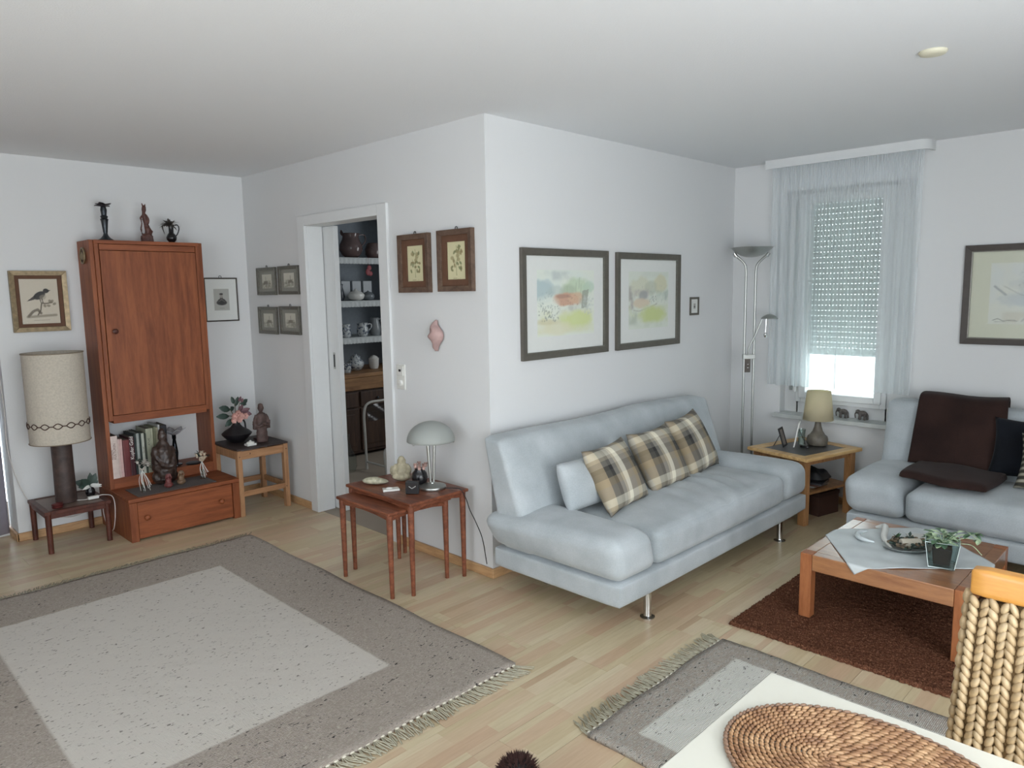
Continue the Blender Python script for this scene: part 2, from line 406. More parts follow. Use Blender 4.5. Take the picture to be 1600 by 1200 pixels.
# door 1: casing, jambs, sliding leaf
m = MB(); m.box(-1.918, -.02, 0, -1.826, 0, 2.13); m.box(-.951, -.02, 0, -.857, 0, 2.13); m.box(-1.826, -.02, 2.061, -.951, 0, 2.13)
m.box(-1.846, 0, 0, -1.826, .125, 2.062); m.box(-.951, 0, 0, -.931, .125, 2.062); m.box(-1.826, 0, 2.061, -.951, .125, 2.08)
struct('trim_1', m, MTRIM, bevel=.003)
m = MB(); m.box(-2.62, .13, .006, -1.69, .168, 2.06); dl = struct('door_1', m, MTRIM, bevel=.002)
m = MB(); m.box(-1.765, .1275, 1.05, -1.735, .131, 1.17)
obj('pull_plate', m, MSTEEL, dl, bevel=.004); m = MB(); m.box(-1.757, .126, 1.065, -1.743, .1285, 1.155); obj('pull_recess_shade', m, MBLACK, dl)  # black slip on the plate stands for the shade in the hollow

# left terrace door seen edge-on, with its sheer curtain
m = MB(); m.box(XB-.245, -1.79, 0, XB-.19, -1.7, 2.25); m.box(XB-.245, -4.5, 0, XB-.19, -4.4, 2.25); m.box(XB-.245, -4.4, 0, XB-.19, -1.79, .1); m.box(XB-.245, -4.4, 2.15, XB-.19, -1.79, 2.25)
d2 = struct('door_2', m, MTRIM, bevel=.004)
m = MB(); m.box(XB-.222, -4.4, .1, XB-.214, -1.79, 2.15); obj('pane', m, MWGL, d2)

m = MB(); m.grid(lambda u, v: (XB-.14+.018*math.sin(60*u), -4.45+2.74*u, .03+2.2*v), 240, 2); o = obj('lilac_grey_curtain', m, solid('lilac_cloth', (150, 146, 158), .9, 0, .03), smooth=180, solidify=.002); tag(o, 'lilac-grey curtain at the extreme left edge beside the low table', 'curtain')
# ------------------------------------------------------------------ window with roller shutter
m = MB(); m.prism([(.385, YD-.075), (1.305, YD-.075), (1.305, YD-.001), (WX1-.002, YD-.001), (WX1-.002, NY-.002), (WX0+.002, NY-.002), (WX0+.002, YD-.001), (.385, YD-.001)], .602, .632)
sill = struct('trim_2', m, solid('marble_sill', (188, 192, 190), .35, 0, .12, 12), bevel=.004)
def frame4(m, x0, x1, z0, z1, w, y0, y1):
    m.box(x0, y0, z0, x0+w, y1, z1); m.box(x1-w, y0, z0, x1, y1, z1); m.box(x0+w, y0, z0, x1-w, y1, z0+w); m.box(x0+w, y0, z1-w, x1-w, y1, z1)
win = MB(); frame4(win, FX0, FX1, FZ0, FZ1, .04, NY-.03, NY+.07); win = struct('window_1', win, MTRIM, bevel=.003)
m = MB(); frame4(m, FX0+.03, FX1-.03, FZ0+.03, FZ1-.03, .048, NY-.045, NY+.03); obj('sash', m, MTRIM, win, bevel=.005)
m = MB(); m.box(.57, NY, .79, 1.08, NY+.006, 2.19); obj('pane', m, MWGL, win)
m = MB(); m.box(.519, NY-.062, .86, .534, NY-.045, .93); m.cyl((.527, NY-.06, .9), (.527, NY-.09, .9), .008); m.box(.517, NY-.10, .80, .537, NY-.085, .91); obj('handle', m, MTRIM, win, bevel=.004)
m = MB(); m.box(.455, NY-.02, .80, .470, NY-.002, .93); m.box(.459, NY-.012, .93, .467, NY-.009, 2.2); obj('shutter_belt', m, MSTEEL, win)
# roller shutter outside: slats with light slots
sh = thing('roller_shutter', 'grey roller shutter two thirds lowered behind the sheer curtain, light dots between slats', 'shutter', (.83, YD+.215, 1.09))
MSH = solid('shutter_grey', (196, 202, 202), .6, 0, .04)
sl = MB(); W2 = .31
sl.prism([(-.007, .0), (.007, .0), (.005, .0342), (-.003, .0342)], -W2, W2, 'x')
ntooth = 23
for i in range(ntooth+1):
    c = -W2+.012+i*(2*W2-.024)/ntooth; sl.box(c-.0080, -.003, .0342, c+.0080, .003, .0395)
s0 = obj('shutter_slat', sl, MSH, sh)
for i in range(1, 29):
    c = s0.copy(); COL.objects.link(c); c.parent = sh; c.location = (0, 0, i*.0395)
m = MB(); m.box(-W2, -.012, -.02, W2, .012, 0); obj('bottom_rail', m, MSH, sh, bevel=.003)
for s_ in (-1, 1):
    m = MB(); m.box(s_*W2-.012, -.015, -.30, s_*W2+.012, .015, 1.17); obj('guide_rail', m, MSH, sh)

# valance, curtain
val = MB(); pts = []
R = .07
front = [(.307, YD-.004), (.307, YD-.135+.0)]
arc = [(1.39-R+R*math.sin(a), YD-.135+R-R*math.cos(a)) for a in [i*math.pi/2/8 for i in range(9)]]
outer = [(.307, YD-.135)]+arc+[(1.39, YD-.003)]
inner = [(1.376, YD-.003)]+[(1.376-.06+.06*math.sin(a), YD-.121+.06-.06*math.cos(a)) for a in [math.pi/2-i*math.pi/2/8 for i in range(9)]]+[(.307, YD-.121)]
val.prism(outer+inner, 2.44, 2.5)
vo = obj('curtain_rail', val, MTRIM, smooth=40); tag(vo, 'white valance curtain rail with rounded end, right under the ceiling above the window', 'curtain rail')
def curtmat():
    m = D.materials.new('sheer_voile'); m.use_nodes = True; nt = m.node_tree; nt.nodes.clear()
    out = N(nt, 'ShaderNodeOutputMaterial'); tr = N(nt, 'ShaderNodeBsdfTransparent'); tl = N(nt, 'ShaderNodeBsdfTranslucent'); df = N(nt, 'ShaderNodeBsdfDiffuse')
    tr.inputs[0].default_value = (1, 1, 1, 1); tl.inputs[0].default_value = c4((236, 242, 244)); df.inputs[0].default_value = c4((232, 238, 240))
    m1 = N(nt, 'ShaderNodeMixShader'); m1.inputs[0].default_value = .5; nt.links.new(tl.outputs[0], m1.inputs[1]); nt.links.new(df.outputs[0], m1.inputs[2])
    lw = N(nt, 'ShaderNodeLayerWeight'); lw.inputs[0].default_value = .35
    rg = N(nt, 'ShaderNodeMapRange'); rg.inputs[3].default_value = .50; rg.inputs[4].default_value = .9
    nt.links.new(lw.outputs['Facing'], rg.inputs[0])
    m2 = N(nt, 'ShaderNodeMixShader'); nt.links.new(rg.outputs[0], m2.inputs[0]); nt.links.new(tr.outputs[0], m2.inputs[1]); nt.links.new(m1.outputs[0], m2.inputs[2])
    nt.links.new(m2.outputs[0], out.inputs[0]); return m
MCUR = curtmat()
fr_ = [(rng.uniform(40, 130), rng.uniform(0, 6.28), rng.uniform(.3, 1)) for _ in range(6)]
def curt(u, v, x0=.335, x1=1.345, yb=YD-.062, z0=.85, z1=2.455, amp=.03):
    x = x0+(x1-x0)*u; a = sum(w*math.sin(f*u*1.0+p+1.2*v*math.sin(f)) for f, p, w in fr_)/3.2
    k = .45+.55*(1-v)
    pl = .0045*math.sin(420*u)*v**6
    return (x+.006*math.sin(3*a)*(1-v)+(-.012 if u > .5 else .0)*(1-v), yb-amp*a*k*1.0+pl, z0+(z1-z0)*v+.0*u)
m = MB(); m.grid(curt, 420, 26)
co = obj('sheer_curtain', m, MCUR, smooth=180); tag(co, 'sheer pale grey curtain hanging in fine folds before the window', 'curtain')

# ------------------------------------------------------------------ painting kit
def vnoise(h, w, s, seed, oct=4):
    r = np.random.default_rng(seed); out = np.zeros((h, w)); amp = 1; tot = 0
    for o in range(oct):
        gh, gw = max(2, int(s*2**o*h/max(h, w))+2), max(2, int(s*2**o*w/max(h, w))+2); g = r.random((gh, gw))
        yy = np.linspace(0, gh-1.001, h); xx = np.linspace(0, gw-1.001, w); yi = yy.astype(int); xi = xx.astype(int)
        fy = (yy-yi)[:, None]; fx = (xx-xi)[None]; fy = fy*fy*(3-2*fy); fx = fx*fx*(3-2*fx)
        a = g[yi][:, xi]; b = g[yi][:, xi+1]; c = g[yi+1][:, xi]; d = g[yi+1][:, xi+1]
        out += amp*((a*(1-fx)+b*fx)*(1-fy)+(c*(1-fx)+d*fx)*fy); tot += amp; amp *= .55
    return out/tot
class Canvas:
    def __init__(s, w, h, base, seed=0):
        s.h, s.w = h, w; s.a = np.zeros((h, w, 3)); s.a[:] = np.array(base)/255.; s.V, s.U = np.mgrid[0:h, 0:w]; s.U = s.U/(w-1); s.V = s.V/(h-1)
        s.seed = seed; s.asp = w/h
    def mix(s, mask, c, k=1): 
        mk = np.clip(mask, 0, 1)[..., None]*k; s.a = s.a*(1-mk)+np.array(c)/255.*mk
    def nz(s, sc, o=4): s.seed += 1; return vnoise(s.h, s.w, sc, s.seed, o)
    def ell(s, u, v, ru, rv, c, k=1, soft=.15, ang=0, rag=0):
        du, dv = (s.U-u)*s.asp, s.V-v; ca, sa = math.cos(ang), math.sin(ang)
        x = (du*ca+dv*sa)/(ru*s.asp); y = (-du*sa+dv*ca)/rv; d = np.sqrt(x*x+y*y)
        if rag: d = d+(s.nz(9)-.5)*rag
        s.mix((1-d)/soft+.5, c, k)
    def line(s, pts, wd, c, k=1):
        d = np.full(s.U.shape, 9.)
        for (a, b), (e, f) in zip(pts[:-1], pts[1:]):
            ax, ay = a*s.asp, b; bx, by = e*s.asp, f; dx, dy = bx-ax, by-ay; L = dx*dx+dy*dy+1e-9
            t = np.clip(((s.U*s.asp-ax)*dx+(s.V-ay)*dy)/L, 0, 1)
            d = np.minimum(d, np.hypot(s.U*s.asp-ax-t*dx, s.V-ay-t*dy))
        s.mix((wd-d)/wd*1.6+.3, c, k)
    def poly(s, pts, c, k=1):
        ins = np.zeros(s.U.shape, bool); n = len(pts)
        for i in range(n):
            x1, y1 = pts[i]; x2, y2 = pts[(i+1) % n]
            cond = ((y1 > s.V) != (y2 > s.V)) & (s.U < (x2-x1)*(s.V-y1)/(y2-y1+1e-12)+x1); ins ^= cond
        s.mix(ins.astype(float), c, k)
    def wash(s, u0, u1, v0, v1, c, k=.7, sc=7, soft=.06, ns=.5):
        m = np.clip((s.U-u0)/soft+.5, 0, 1)*np.clip((u1-s.U)/soft+.5, 0, 1)*np.clip((s.V-v0)/soft+.5, 0, 1)*np.clip((v1-s.V)/soft+.5, 0, 1)
        s.mix(m*np.clip((s.nz(sc)-.5)*3*ns*2+.6, 0, 1), c, k)
    def specks(s, n, u0, u1, v0, v1, c, r=.008, k=.7):
        rr = np.random.default_rng(s.seed+n)
        for _ in range(n):
            u, v = rr.uniform(u0, u1), rr.uniform(v0, v1); s.ell(u, v, r*rr.uniform(.5, 1.6), r*rr.uniform(.5, 1.8), c, k, .8, rr.uniform(0, 3))
def paint_a(w, h):
    c = Canvas(w, h, (214, 220, 208), 11)
    c.wash(0, 1, .72, 1, (205, 216, 210), .8, 5); c.wash(.25, .62, .84, .98, (150, 160, 165), .55, 6); c.wash(0, .3, .93, 1, (160, 172, 172), .5, 6)
    c.ell(.08, .68, .2, .17, (140, 166, 176), .75, .3, rag=.5); c.ell(.3, .66, .14, .1, (150, 168, 168), .5, .4, rag=.6)
    c.ell(.7, .72, .24, .16, (172, 196, 158), .8, .4, rag=.8); c.ell(.52, .68, .14, .1, (140, 158, 130), .6, .5, rag=.9); c.ell(.9, .74, .12, .08, (160, 190, 165), .6, .4, rag=.8)
    for u, v in ((.66, .80), (.72, .88), (.75, .78), (.5, .75)): c.line([(u, v-.16), (u+.01, v)], .012, (138, 158, 128), .5)
    c.ell(.48, .55, .22, .10, (186, 128, 100), .95, .3, rag=.5); c.ell(.68, .57, .14, .09, (200, 150, 115), .8, .4, rag=.5); c.ell(.44, .60, .12, .03, (140, 92, 78), .6, .5, rag=.6)
    c.poly([(.78, .68), (.9, .7), (.86, .42), (.76, .40)], (118, 122, 110), .75); c.wash(.72, .88, .36, .55, (140, 152, 138), .5, 9)
    c.wash(.3, .7, .36, .46, (150, 150, 142), .55, 9); c.ell(.16, .45, .2, .16, (218, 224, 212), .8, .5, rag=.6)
    c.wash(0, 1, .04, .38, (206, 208, 168), .85, 5); c.ell(.68, .24, .28, .12, (192, 206, 110), .75, .6, rag=.7); c.ell(.3, .12, .3, .1, (212, 206, 168), .7, .6, rag=.6)
    c.ell(.18, .22, .18, .05, (190, 178, 128), .6, .6, rag=.9); c.specks(70, .02, .36, .22, .46, (98, 108, 98), .008, .6); c.specks(30, .0, .3, .45, .66, (120, 138, 135), .01, .4)
    c.specks(40, .8, .98, .3, .6, (170, 180, 180), .012, .5); c.specks(25, .4, .8, .45, .62, (130, 90, 75), .01, .4)
    return c.a
def paint_b(w, h):
    c = Canvas(w, h, (206, 212, 200), 31)
    c.wash(0, 1, .7, 1, (205, 212, 200), .6, 5); c.wash(.3, 1, .9, 1, (180, 188, 180), .3, 6)
    c.ell(.3, .74, .24, .16, (196, 196, 168), .75, .35, rag=.6); c.ell(.78, .78, .17, .17, (196, 190, 150), .8, .3, rag=.4); c.ell(.55, .72, .14, .12, (166, 172, 150), .6, .4, rag=.6)
    c.wash(0, .12, .35, .74, (132, 122, 118), .8, 8); c.wash(.12, .5, .5, .68, (162, 152, 150), .7, 7); c.ell(.36, .58, .1, .08, (118, 120, 128), .6, .5, rag=.8)
    c.wash(.5, 1, .5, .66, (160, 178, 164), .7, 8); c.wash(.92, 1, .5, .68, (110, 126, 124), .7, 8)
    c.ell(.3, .45, .2, .08, (204, 178, 148), .8, .4, rag=.5); c.line([(.12, .33), (.25, .31), (.5, .37), (.7, .43)], .012, (130, 124, 110), .5)
    c.wash(0, 1, .1, .4, (190, 198, 156), .8, 5); c.ell(.6, .24, .3, .13, (178, 192, 96), .8, .6, rag=.6); c.wash(0, .2, .08, .3, (150, 162, 150), .6, 8); c.wash(.1, .9, .02, .1, (186, 194, 176), .6, 8)
    c.specks(14, .5, .68, .47, .56, (80, 86, 84), .008, .7); c.specks(50, .0, 1, .4, .75, (140, 142, 136), .01, .35)
    return c.a
def paint_d(w, h):
    c = Canvas(w, h, (198, 200, 190), 51)
    c.wash(0, 1, .3, 1, (192, 198, 200), .6, 5); c.line([(.05, .62), (.17, .48)], .02, (130, 134, 138), .8)
    c.ell(.55, .62, .3, .12, (150, 158, 164), .5, .6, rag=1.2); c.ell(.75, .85, .25, .14, (150, 152, 150), .5, .6, rag=1.4); c.ell(.4, .4, .25, .12, (158, 168, 176), .6, .5, rag=1.2)
    c.wash(.4, 1, .5, .7, (205, 190, 150), .5, 8); c.wash(.15, .5, .02, .2, (176, 168, 148), .5, 8); c.ell(.78, .12, .28, .06, (186, 132, 100), .8, .5, rag=.6)
    c.line([(.35, .05), (.55, .35), (.75, .6), (.9, .95)], .012, (110, 112, 112), .5); c.line([(.55, .35), (.3, .5), (.15, .62)], .008, (110, 112, 112), .4)
    c.specks(60, .3, 1, .5, 1, (110, 114, 112), .009, .45); c.line([(.05, .06), (.1, .09), (.16, .05), (.26, .07), (.3, .05)], .006, (70, 70, 66), .8); c.line([(.07, .04), (.28, .045)], .005, (90, 90, 84), .6)
    return c.a
def paint_bird(w, h):
    c = Canvas(w, h, (196, 188, 172), 71); k = (52, 52, 54); b = (92, 84, 74)
    c.poly([(.15, .50), (.2, .53), (.42, .66), (.40, .60), (.36, .54)], (70, 68, 68), .9); c.ell(.5, .63, .17, .075, k, .9, .2, .55); c.ell(.68, .73, .075, .05, k, .9, .2)
    c.poly([(.73, .75), (.81, .74), (.73, .71)], k, .9); c.ell(.58, .59, .10, .055, (150, 142, 128), .6, .4, .6)
    c.line([(.5, .56), (.53, .47)], .008, k, .9); c.line([(.56, .56), (.58, .46)], .008, k, .9)
    c.line([(.42, .20), (.50, .30), (.54, .46), (.66, .45), (.82, .47)], .014, b, .9); c.line([(.18, .18), (.3, .28), (.42, .32), (.5, .24)], .03, b, .75); c.line([(.15, .16), (.9, .19)], .03, (120, 112, 98), .6)
    for u, v in ((.62, .40), (.72, .40), (.82, .50), (.88, .44), (.76, .50)): c.ell(u, v, .05, .028, (118, 110, 96), .7, .3, rng.uniform(0, 3))
    c.line([(.3, .08), (.72, .08)], .005, (120, 115, 105), .7)
    return c.a
def paint_flower(seed):
    def f(w, h):
        c = Canvas(w, h, (204, 198, 160), seed); g = (112, 120, 86); r = np.random.default_rng(seed)
        c.line([(.5, .15), (.48, .35), (.55, .6), (.5, .85)], .009, g, .8); c.line([(.5, .4), (.3, .6)], .008, g, .7); c.line([(.53, .5), (.72, .68)], .008, g, .7)
        for _ in range(16):
            u, v = .5+r.uniform(-.3, .3), r.uniform(.28, .84); c.ell(u, v, .085, .03, (96+r.integers(0, 30), 108, 74), .75, .3, r.uniform(0, 3.1))
        for _ in range(5): c.ell(.5+r.uniform(-.25, .25), r.uniform(.5, .85), .09, .045, (150, 138, 100), .7, .3)
        c.line([(.3, .08), (.42, .085), (.58, .075), (.72, .08)], .006, (128, 118, 92), .7); return c.a
    return f
def paint_port(w, h):
    c = Canvas(w, h, (170, 170, 164), 91); c.ell(.5, .42, .26, .13, (58, 58, 58), .9, .2); c.ell(.49, .55, .1, .1, (80, 78, 76), .9, .2); c.ell(.49, .67, .11, .095, (150, 146, 140), .95, .2)
    c.ell(.49, .76, .12, .045, (70, 68, 66), .9, .3); c.ell(.5, .36, .34, .12, (62, 60, 60), .9, .2); c.line([(.28, .40), (.5, .5), (.7, .4)], .015, (150, 148, 142), .6); c.line([(.35, .1), (.65, .1)], .008, (110, 110, 106), .7); return c.a
def paint_view(seed):
    def f(w, h):
        c = Canvas(w, h, (196, 194, 182), seed); r = np.random.default_rng(seed)
        c.wash(0, 1, .0, .4, (128, 126, 114), .7, 8); c.wash(.1, .9, .35, .55, (140, 136, 124), .6, 9)
        u = r.uniform(.35, .65); c.line([(u, .4), (u, .8)], .03, (96, 94, 86), .8); c.poly([(u-.25, .35), (u+.2, .35), (u+.18, .55), (u-.2, .5)], (112, 108, 98), .7)
        c.line([(.1, .3), (.9, .34)], .02, (96, 94, 86), .6); return c.a
    return f
def print_mesh(w, h, fn, nx, ny, y):
    me = D.meshes.new('print'); wash_ = fn in (paint_a, paint_b, paint_d); mb = MB(); mb.grid(lambda u, v: (-w/2+w*u, y, -h/2+h*v), nx-1, ny-1); me.from_pydata(mb.v, [], mb.f)
    a = fn(nx, ny); a = a*.68+.32*np.array((210, 214, 204))/255 if wash_ else a; l = np.where(a <= .04045, a/12.92, ((a+.055)/1.055)**2.4); ca = me.color_attributes.new('Col', 'FLOAT_COLOR', 'POINT')
    ca.data.foreach_set('color', np.concatenate([l.reshape(-1, 3), np.ones((nx*ny, 1))], 1).astype(np.float32).ravel()); me.materials.append(MPRINT); return me
def mitre(m, w, h, fw, y0, y1, lip=0):
    # picture frame ring with mitred corners; lip lifts the outer edge
    W, Hh = w/2, h/2; o = [(-W, -Hh), (W, -Hh), (W, Hh), (-W, Hh)]; i = [(-W+fw, -Hh+fw), (W-fw, -Hh+fw), (W-fw, Hh-fw), (-W+fw, Hh-fw)]
    for k in range(4):
        a, b = o[k], o[(k+1) % 4]; c, d = i[(k+1) % 4], i[k]
        m.hexa([(a[0], y0, a[1]), (b[0], y0, b[1]), (c[0], y0, c[1]), (d[0], y0, d[1]), (a[0], y1, a[1]), (b[0], y1, b[1]), (c[0], y1+lip, c[1]), (d[0], y1+lip, d[1])])
    return m
def picture(name, label, loc, rotz, w, h, fw, dep, fm, pw, ph, fn, res=60, pz=0, px=0, mount=MPAPERW, liner=None, fillet=None, hanger=False, group=None, lip=.004, tilt=0):
    t = thing(name, label, 'picture', loc, rotz, group)
    if tilt: t.rotation_euler = (0, tilt, rotz)
    obj('frame', mitre(MB(), w, h, fw, 0, -dep, lip), fm, t, bevel=.0015)
    iw, ih = w-2*fw, h-2*fw
    if fillet:
        obj('fillet', mitre(MB(), iw+.004, ih+.004, fillet[0]+.002, -.002, -dep*.75, .001), fillet[1], t); iw -= 2*fillet[0]; ih -= 2*fillet[0]
    if liner:
        obj('liner', mitre(MB(), iw+.002, ih+.002, liner[0]+.001, -.002, -dep*.5, .001), liner[1], t); iw -= 2*liner[0]; ih -= 2*liner[0]
    m = MB(); m.box(-iw/2-.003, -.001, -ih/2-.003, iw/2+.003, -.006, ih/2+.003); obj('mount', m, mount, t)
    me = print_mesh(pw, ph, fn, res, int(res*ph/pw), -.0075); o = D.objects.new('print', me); COL.objects.link(o); o.parent = t; o.location = (px, 0, pz)
    m = MB(); m.box(-iw/2-.001, -.010, -ih/2-.001, iw/2+.001, -.012, ih/2+.001); obj('glass_pane', m, MGL, t)
    if hanger:
        m = MB(); m.tube([(0+.01*math.cos(a), -.004, h/2+.006+.010*math.sin(a)) for a in [i*math.pi/4 for i in range(8)]], .0022, 6, True); obj('hanging_ring', m, MIRON, t)
    return t
R90 = math.pi/2
picture('watercolour_picture', 'large watercolour of a red-roofed house and meadow in grey-brown frame, nearer the wall corner', (0.001, .638, 1.511), R90, .787, .63, .036, .022, MFRAMEGR, .52, .385, paint_a, 130, pz=.003, fillet=(.006, MSILVER))
picture('watercolour_picture', 'watercolour of hills and green meadow in grey-brown frame, nearer the floor lamp', (0.001, 1.498, 1.508), R90, .75, .628, .036, .022, MFRAMEGR, .47, .38, paint_b, 110, pz=.004, fillet=(.006, MSILVER))
picture('tiny_picture', 'tiny dark-framed picture alone between the watercolours and the floor lamp', (0.001, 2.088, 1.455), R90, .118, .132, .016, .012, MFRAMEGR, .03, .04, paint_port, 16, fillet=None)
picture('ink_picture', 'dark-framed ink and wash picture of a tree above the brown blanket sofa', (1.99, YD-.001, 1.515), 0, .79, .62, .038, .022, MFRAMEDK, .50, .375, paint_d, 110, pz=.008, fillet=(.006, MSILVER), mount=solid('cream_mount', (196, 198, 180), .9, 0, .01))
MBROWNL = solid('brown_velvet_liner', (96, 66, 48), .8, 0, .1)
picture('botanical_picture', 'walnut-framed botanical print left of its twin, nearer the doorway', (-.60, -.001, 1.757), 0, .287, .337, .030, .030, MFRAMEBR, .143, .23, paint_flower(5), 46, mount=MBROWNL, liner=(.036, MBROWNL), hanger=True)
picture('botanical_picture', 'walnut-framed botanical print right of its twin, nearer the wall corner', (-.234, -.001, 1.76), 0, .287, .337, .030, .030, MFRAMEBR, .148, .232, paint_flower(9), 46, mount=MBROWNL, liner=(.036, MBROWNL), hanger=True)
for (x, z, lab, sd) in ((-2.43, 1.690, 'upper left', 3), (-2.092, 1.692, 'upper right', 4), (-2.44, 1.393, 'lower left', 5), (-2.102, 1.399, 'lower right', 6)):
    picture('miniature_engraving', 'small silver-framed engraving, %s of the four beside the doorway' % lab, (x, -.001, z), 0, .292, .207, .024, .020, MSILVER, .15, .105, paint_view(sd), 30, mount=solid('grey_mount', (138, 138, 130), .9, 0, .02), hanger=True, group=None)
picture('bird_picture', 'gold-framed print of a bird on a branch above the drum lamp', (XB+.001, -1.437, 1.571), R90, .325, .395, .030, .028, MGOLD, .215, .295, paint_bird, 80, mount=MBROWNL, liner=(.022, MBROWNL), fillet=None)
picture('portrait_engraving', 'thin black-framed small portrait engraving right of the teak cabinet', (XB+.001, -.225, 1.557), R90, .262, .336, .010, .014, MFRAMEDK, .12, .165, paint_port, 50, hanger=True)

# ------------------------------------------------------------------ wall bits
t = thing('switch_panel', 'white double switch plate with rocker and dimmer knob beside the doorway', 'switch', (-.780, 0, 1.077))
m = MB(); m.box(-.042, -.010, -.078, .042, -.0005, .078); obj('plate', m, MWHITE, t, bevel=.003)
m = MB(); m.box(-.030, -.016, .008, .030, -.009, .066); obj('rocker', m, MWHITE, t, bevel=.003)
m = MB(); m.box(-.010, -.0175, .032, .010, -.0155, .046); obj('symbol', m, MBLACK, t)
m = MB(); m.lathe([(.022, 0), (.02, .016), (.0, .018)], (0, -.009, -.038), 20, ax='y'); obj('dimmer_knob', m, MWHITE, t, smooth=50)
# terracotta half mask
m = MB()
def mask(u, v):
    z = -.088+.176*v; q = math.sin(math.pi*v)
    xl = -.035-.028*math.sin(math.pi*v*1.0)*(.55+.45*math.cos(8*v+.5)) if False else 0
    left = {0: -.010, .12: -.022, .25: -.014, .38: -.040, .48: -.056, .56: -.044, .68: -.048, .8: -.040, .92: -.016, 1: .004}
    right = {0: .006, .12: .014, .25: .028, .38: .052, .5: .060, .62: .054, .72: .036, .84: .012, 1: .008}
    def ip(d, t):
        k = sorted(d); 
        for a, b in zip(k, k[1:]):
            if t <= b: return d[a]+(d[b]-d[a])*(t-a)/(b-a)
    l, r = ip(left, v), ip(right, v); x = l+(r-l)*u
    y = -.006-.042*math.sin(math.pi*u)**.7*math.sin(math.pi*max(.02, min(.98, v)))**.5-.012*math.exp(-((u-.25)/.15)**2-((v-.48)/.09)**2)+.014*math.exp(-((u-.35)/.12)**2-((v-.66)/.05)**2)
    return (x, y, z)
m.grid(mask, 18, 26); o = obj('clay_mask', m, solid('pink_clay', (170, 142, 138), .6, 0, .22, 14), smooth=180, solidify=.006, loc=(-.42, -.004, 1.342)); tag(o, 'pinkish clay half-face mask hanging below the botanical prints', 'mask')
# ceiling cap
m = MB(); m.lathe([(.050, 0), (.051, -.004), (.046, -.012), (.03, -.016), (0.002, -.017)], (1.905, .635, 2.4995), 32); o = obj('ceiling_cap', m, solid('cream_cap', (214, 210, 188), .5, 0, .02), smooth=50); tag(o, 'small round cream cap on the ceiling', 'ceiling cap')

# ------------------------------------------------------------------ teak chest and cabinet
t = thing('chest', 'low teak chest with one wide drawer under the cabinet', 'chest', (XB, -.8225, 0))
x1 = .62; y0, y1 = -.3675, .3675
m = MB(); m.box(.002, y0, .0, x1-.004, y0+.048, .262); m.box(.002, y1-.048, 0, x1-.004, y1, .262); m.box(.002, y0+.048, .005, .02, y1-.048, .262); m.box(.02, y0+.048, .012, x1-.03, y1-.048, .03); obj('carcass', m, MTEAK, t, bevel=.003)
m = MB(); m.box(.0, y0-.004, .264, x1+.002, y1+.004, .290); obj('top_panel', m, MTEAKH, t, bevel=.004)
m = MB(); m.box(.04, y0+.051, .014, x1-.012, y1-.051, .259); dr = obj('drawer', m, MTEAKH, t, bevel=.003)
for y in (-.266, .229):
    m = MB(); m.lathe([(.010, -.004), (.009, .008), (.017, .018), (.018, .026), (.012, .034), (0.001, .036)], (x1-.010, y, .153), 18, ax='x'); obj('knob', m, MTEAKH, dr, smooth=60)
o = MB(); o.grid(lambda u, v: (.33+.26*u, -.30+.52*v, .2915+.0006*math.sin(40*v)), 4, 12); o = obj('table_runner', o, solid('grey_felt', (92, 86, 84), .95, 0, .12, 120, .4, 500), loc=(XB, -.8225, 0), solidify=.002); tag(o, 'grey felt runner lying on top of the low teak chest', 'runner')
Z0 = .290
t = thing('teak_cabinet', 'tall teak cabinet with a closed door above an open book shelf', 'cabinet', (XB, -.8225, Z0))
d = .272; T = 1.965-Z0
for s_ in (-1, 1):
    yy = s_*.3665; m = MB(); m.box(.001, yy, .0005, d-.012, yy-s_*.026, T-.0); obj('side_panel', m, MTEAK, t, bevel=.002)
    m = MB(); m.box(.02, yy-s_*.0265, .47, d, yy-s_*.052, T-.024); obj('stile', m, MTEAK, t, bevel=.002)
m = MB(); m.box(.001, -.3405, T-.024, d, .3405, T); obj('top_panel', m, MTEAKH, t, bevel=.002)
m = MB(); m.box(.001, -.3405, .0005, d-.014, .3405, .072); obj('plinth_shelf', m, MTEAKH, t, bevel=.002)
m = MB(); m.box(.001, -.314, .452, d, .314, .505); obj('bottom_rail', m, MTEAKH, t, bevel=.002)
m = MB(); m.box(.001, -.3405, .44, .02, .3405, T-.025); obj('back_panel', m, MTEAK, t)
m = MB(); m.box(.235, -.311, T-.066, d+.002, .311, T-.027); obj('top_rail', m, MTEAKH, t, bevel=.002)
m = MB(); m.box(.245, -.3105, .508, d+.004, .3105, T-.069); dr = obj('door', m, MTEAK, t, bevel=.002)
m = MB(); m.lathe([(.009, -.004), (.009, .010), (.017, .018), (.018, .024), (.010, .030), (.001, .031)], (d+.003, -.262, 1.073), 18, ax='x'); obj('knob', m, MTEAKD, dr, smooth=60)
m = MB(); m.tube([(.14+.045*math.cos(a), -.372-.004, T-.10+.05*math.sin(a)) for a in [i*math.pi/10 for i in range(20)]], .006, 8, True); m.lathe([(.028, 0), (.026, .012), (.001, .02)], (.14, -.368, T-.10), 20, ax='y'); o = obj('brass_ring_ornament', m, MGOLD, smooth=50, loc=(XB, -.8225, Z0)); tag(o, 'small round brass ornament on the left side of the teak cabinet', 'ornament')

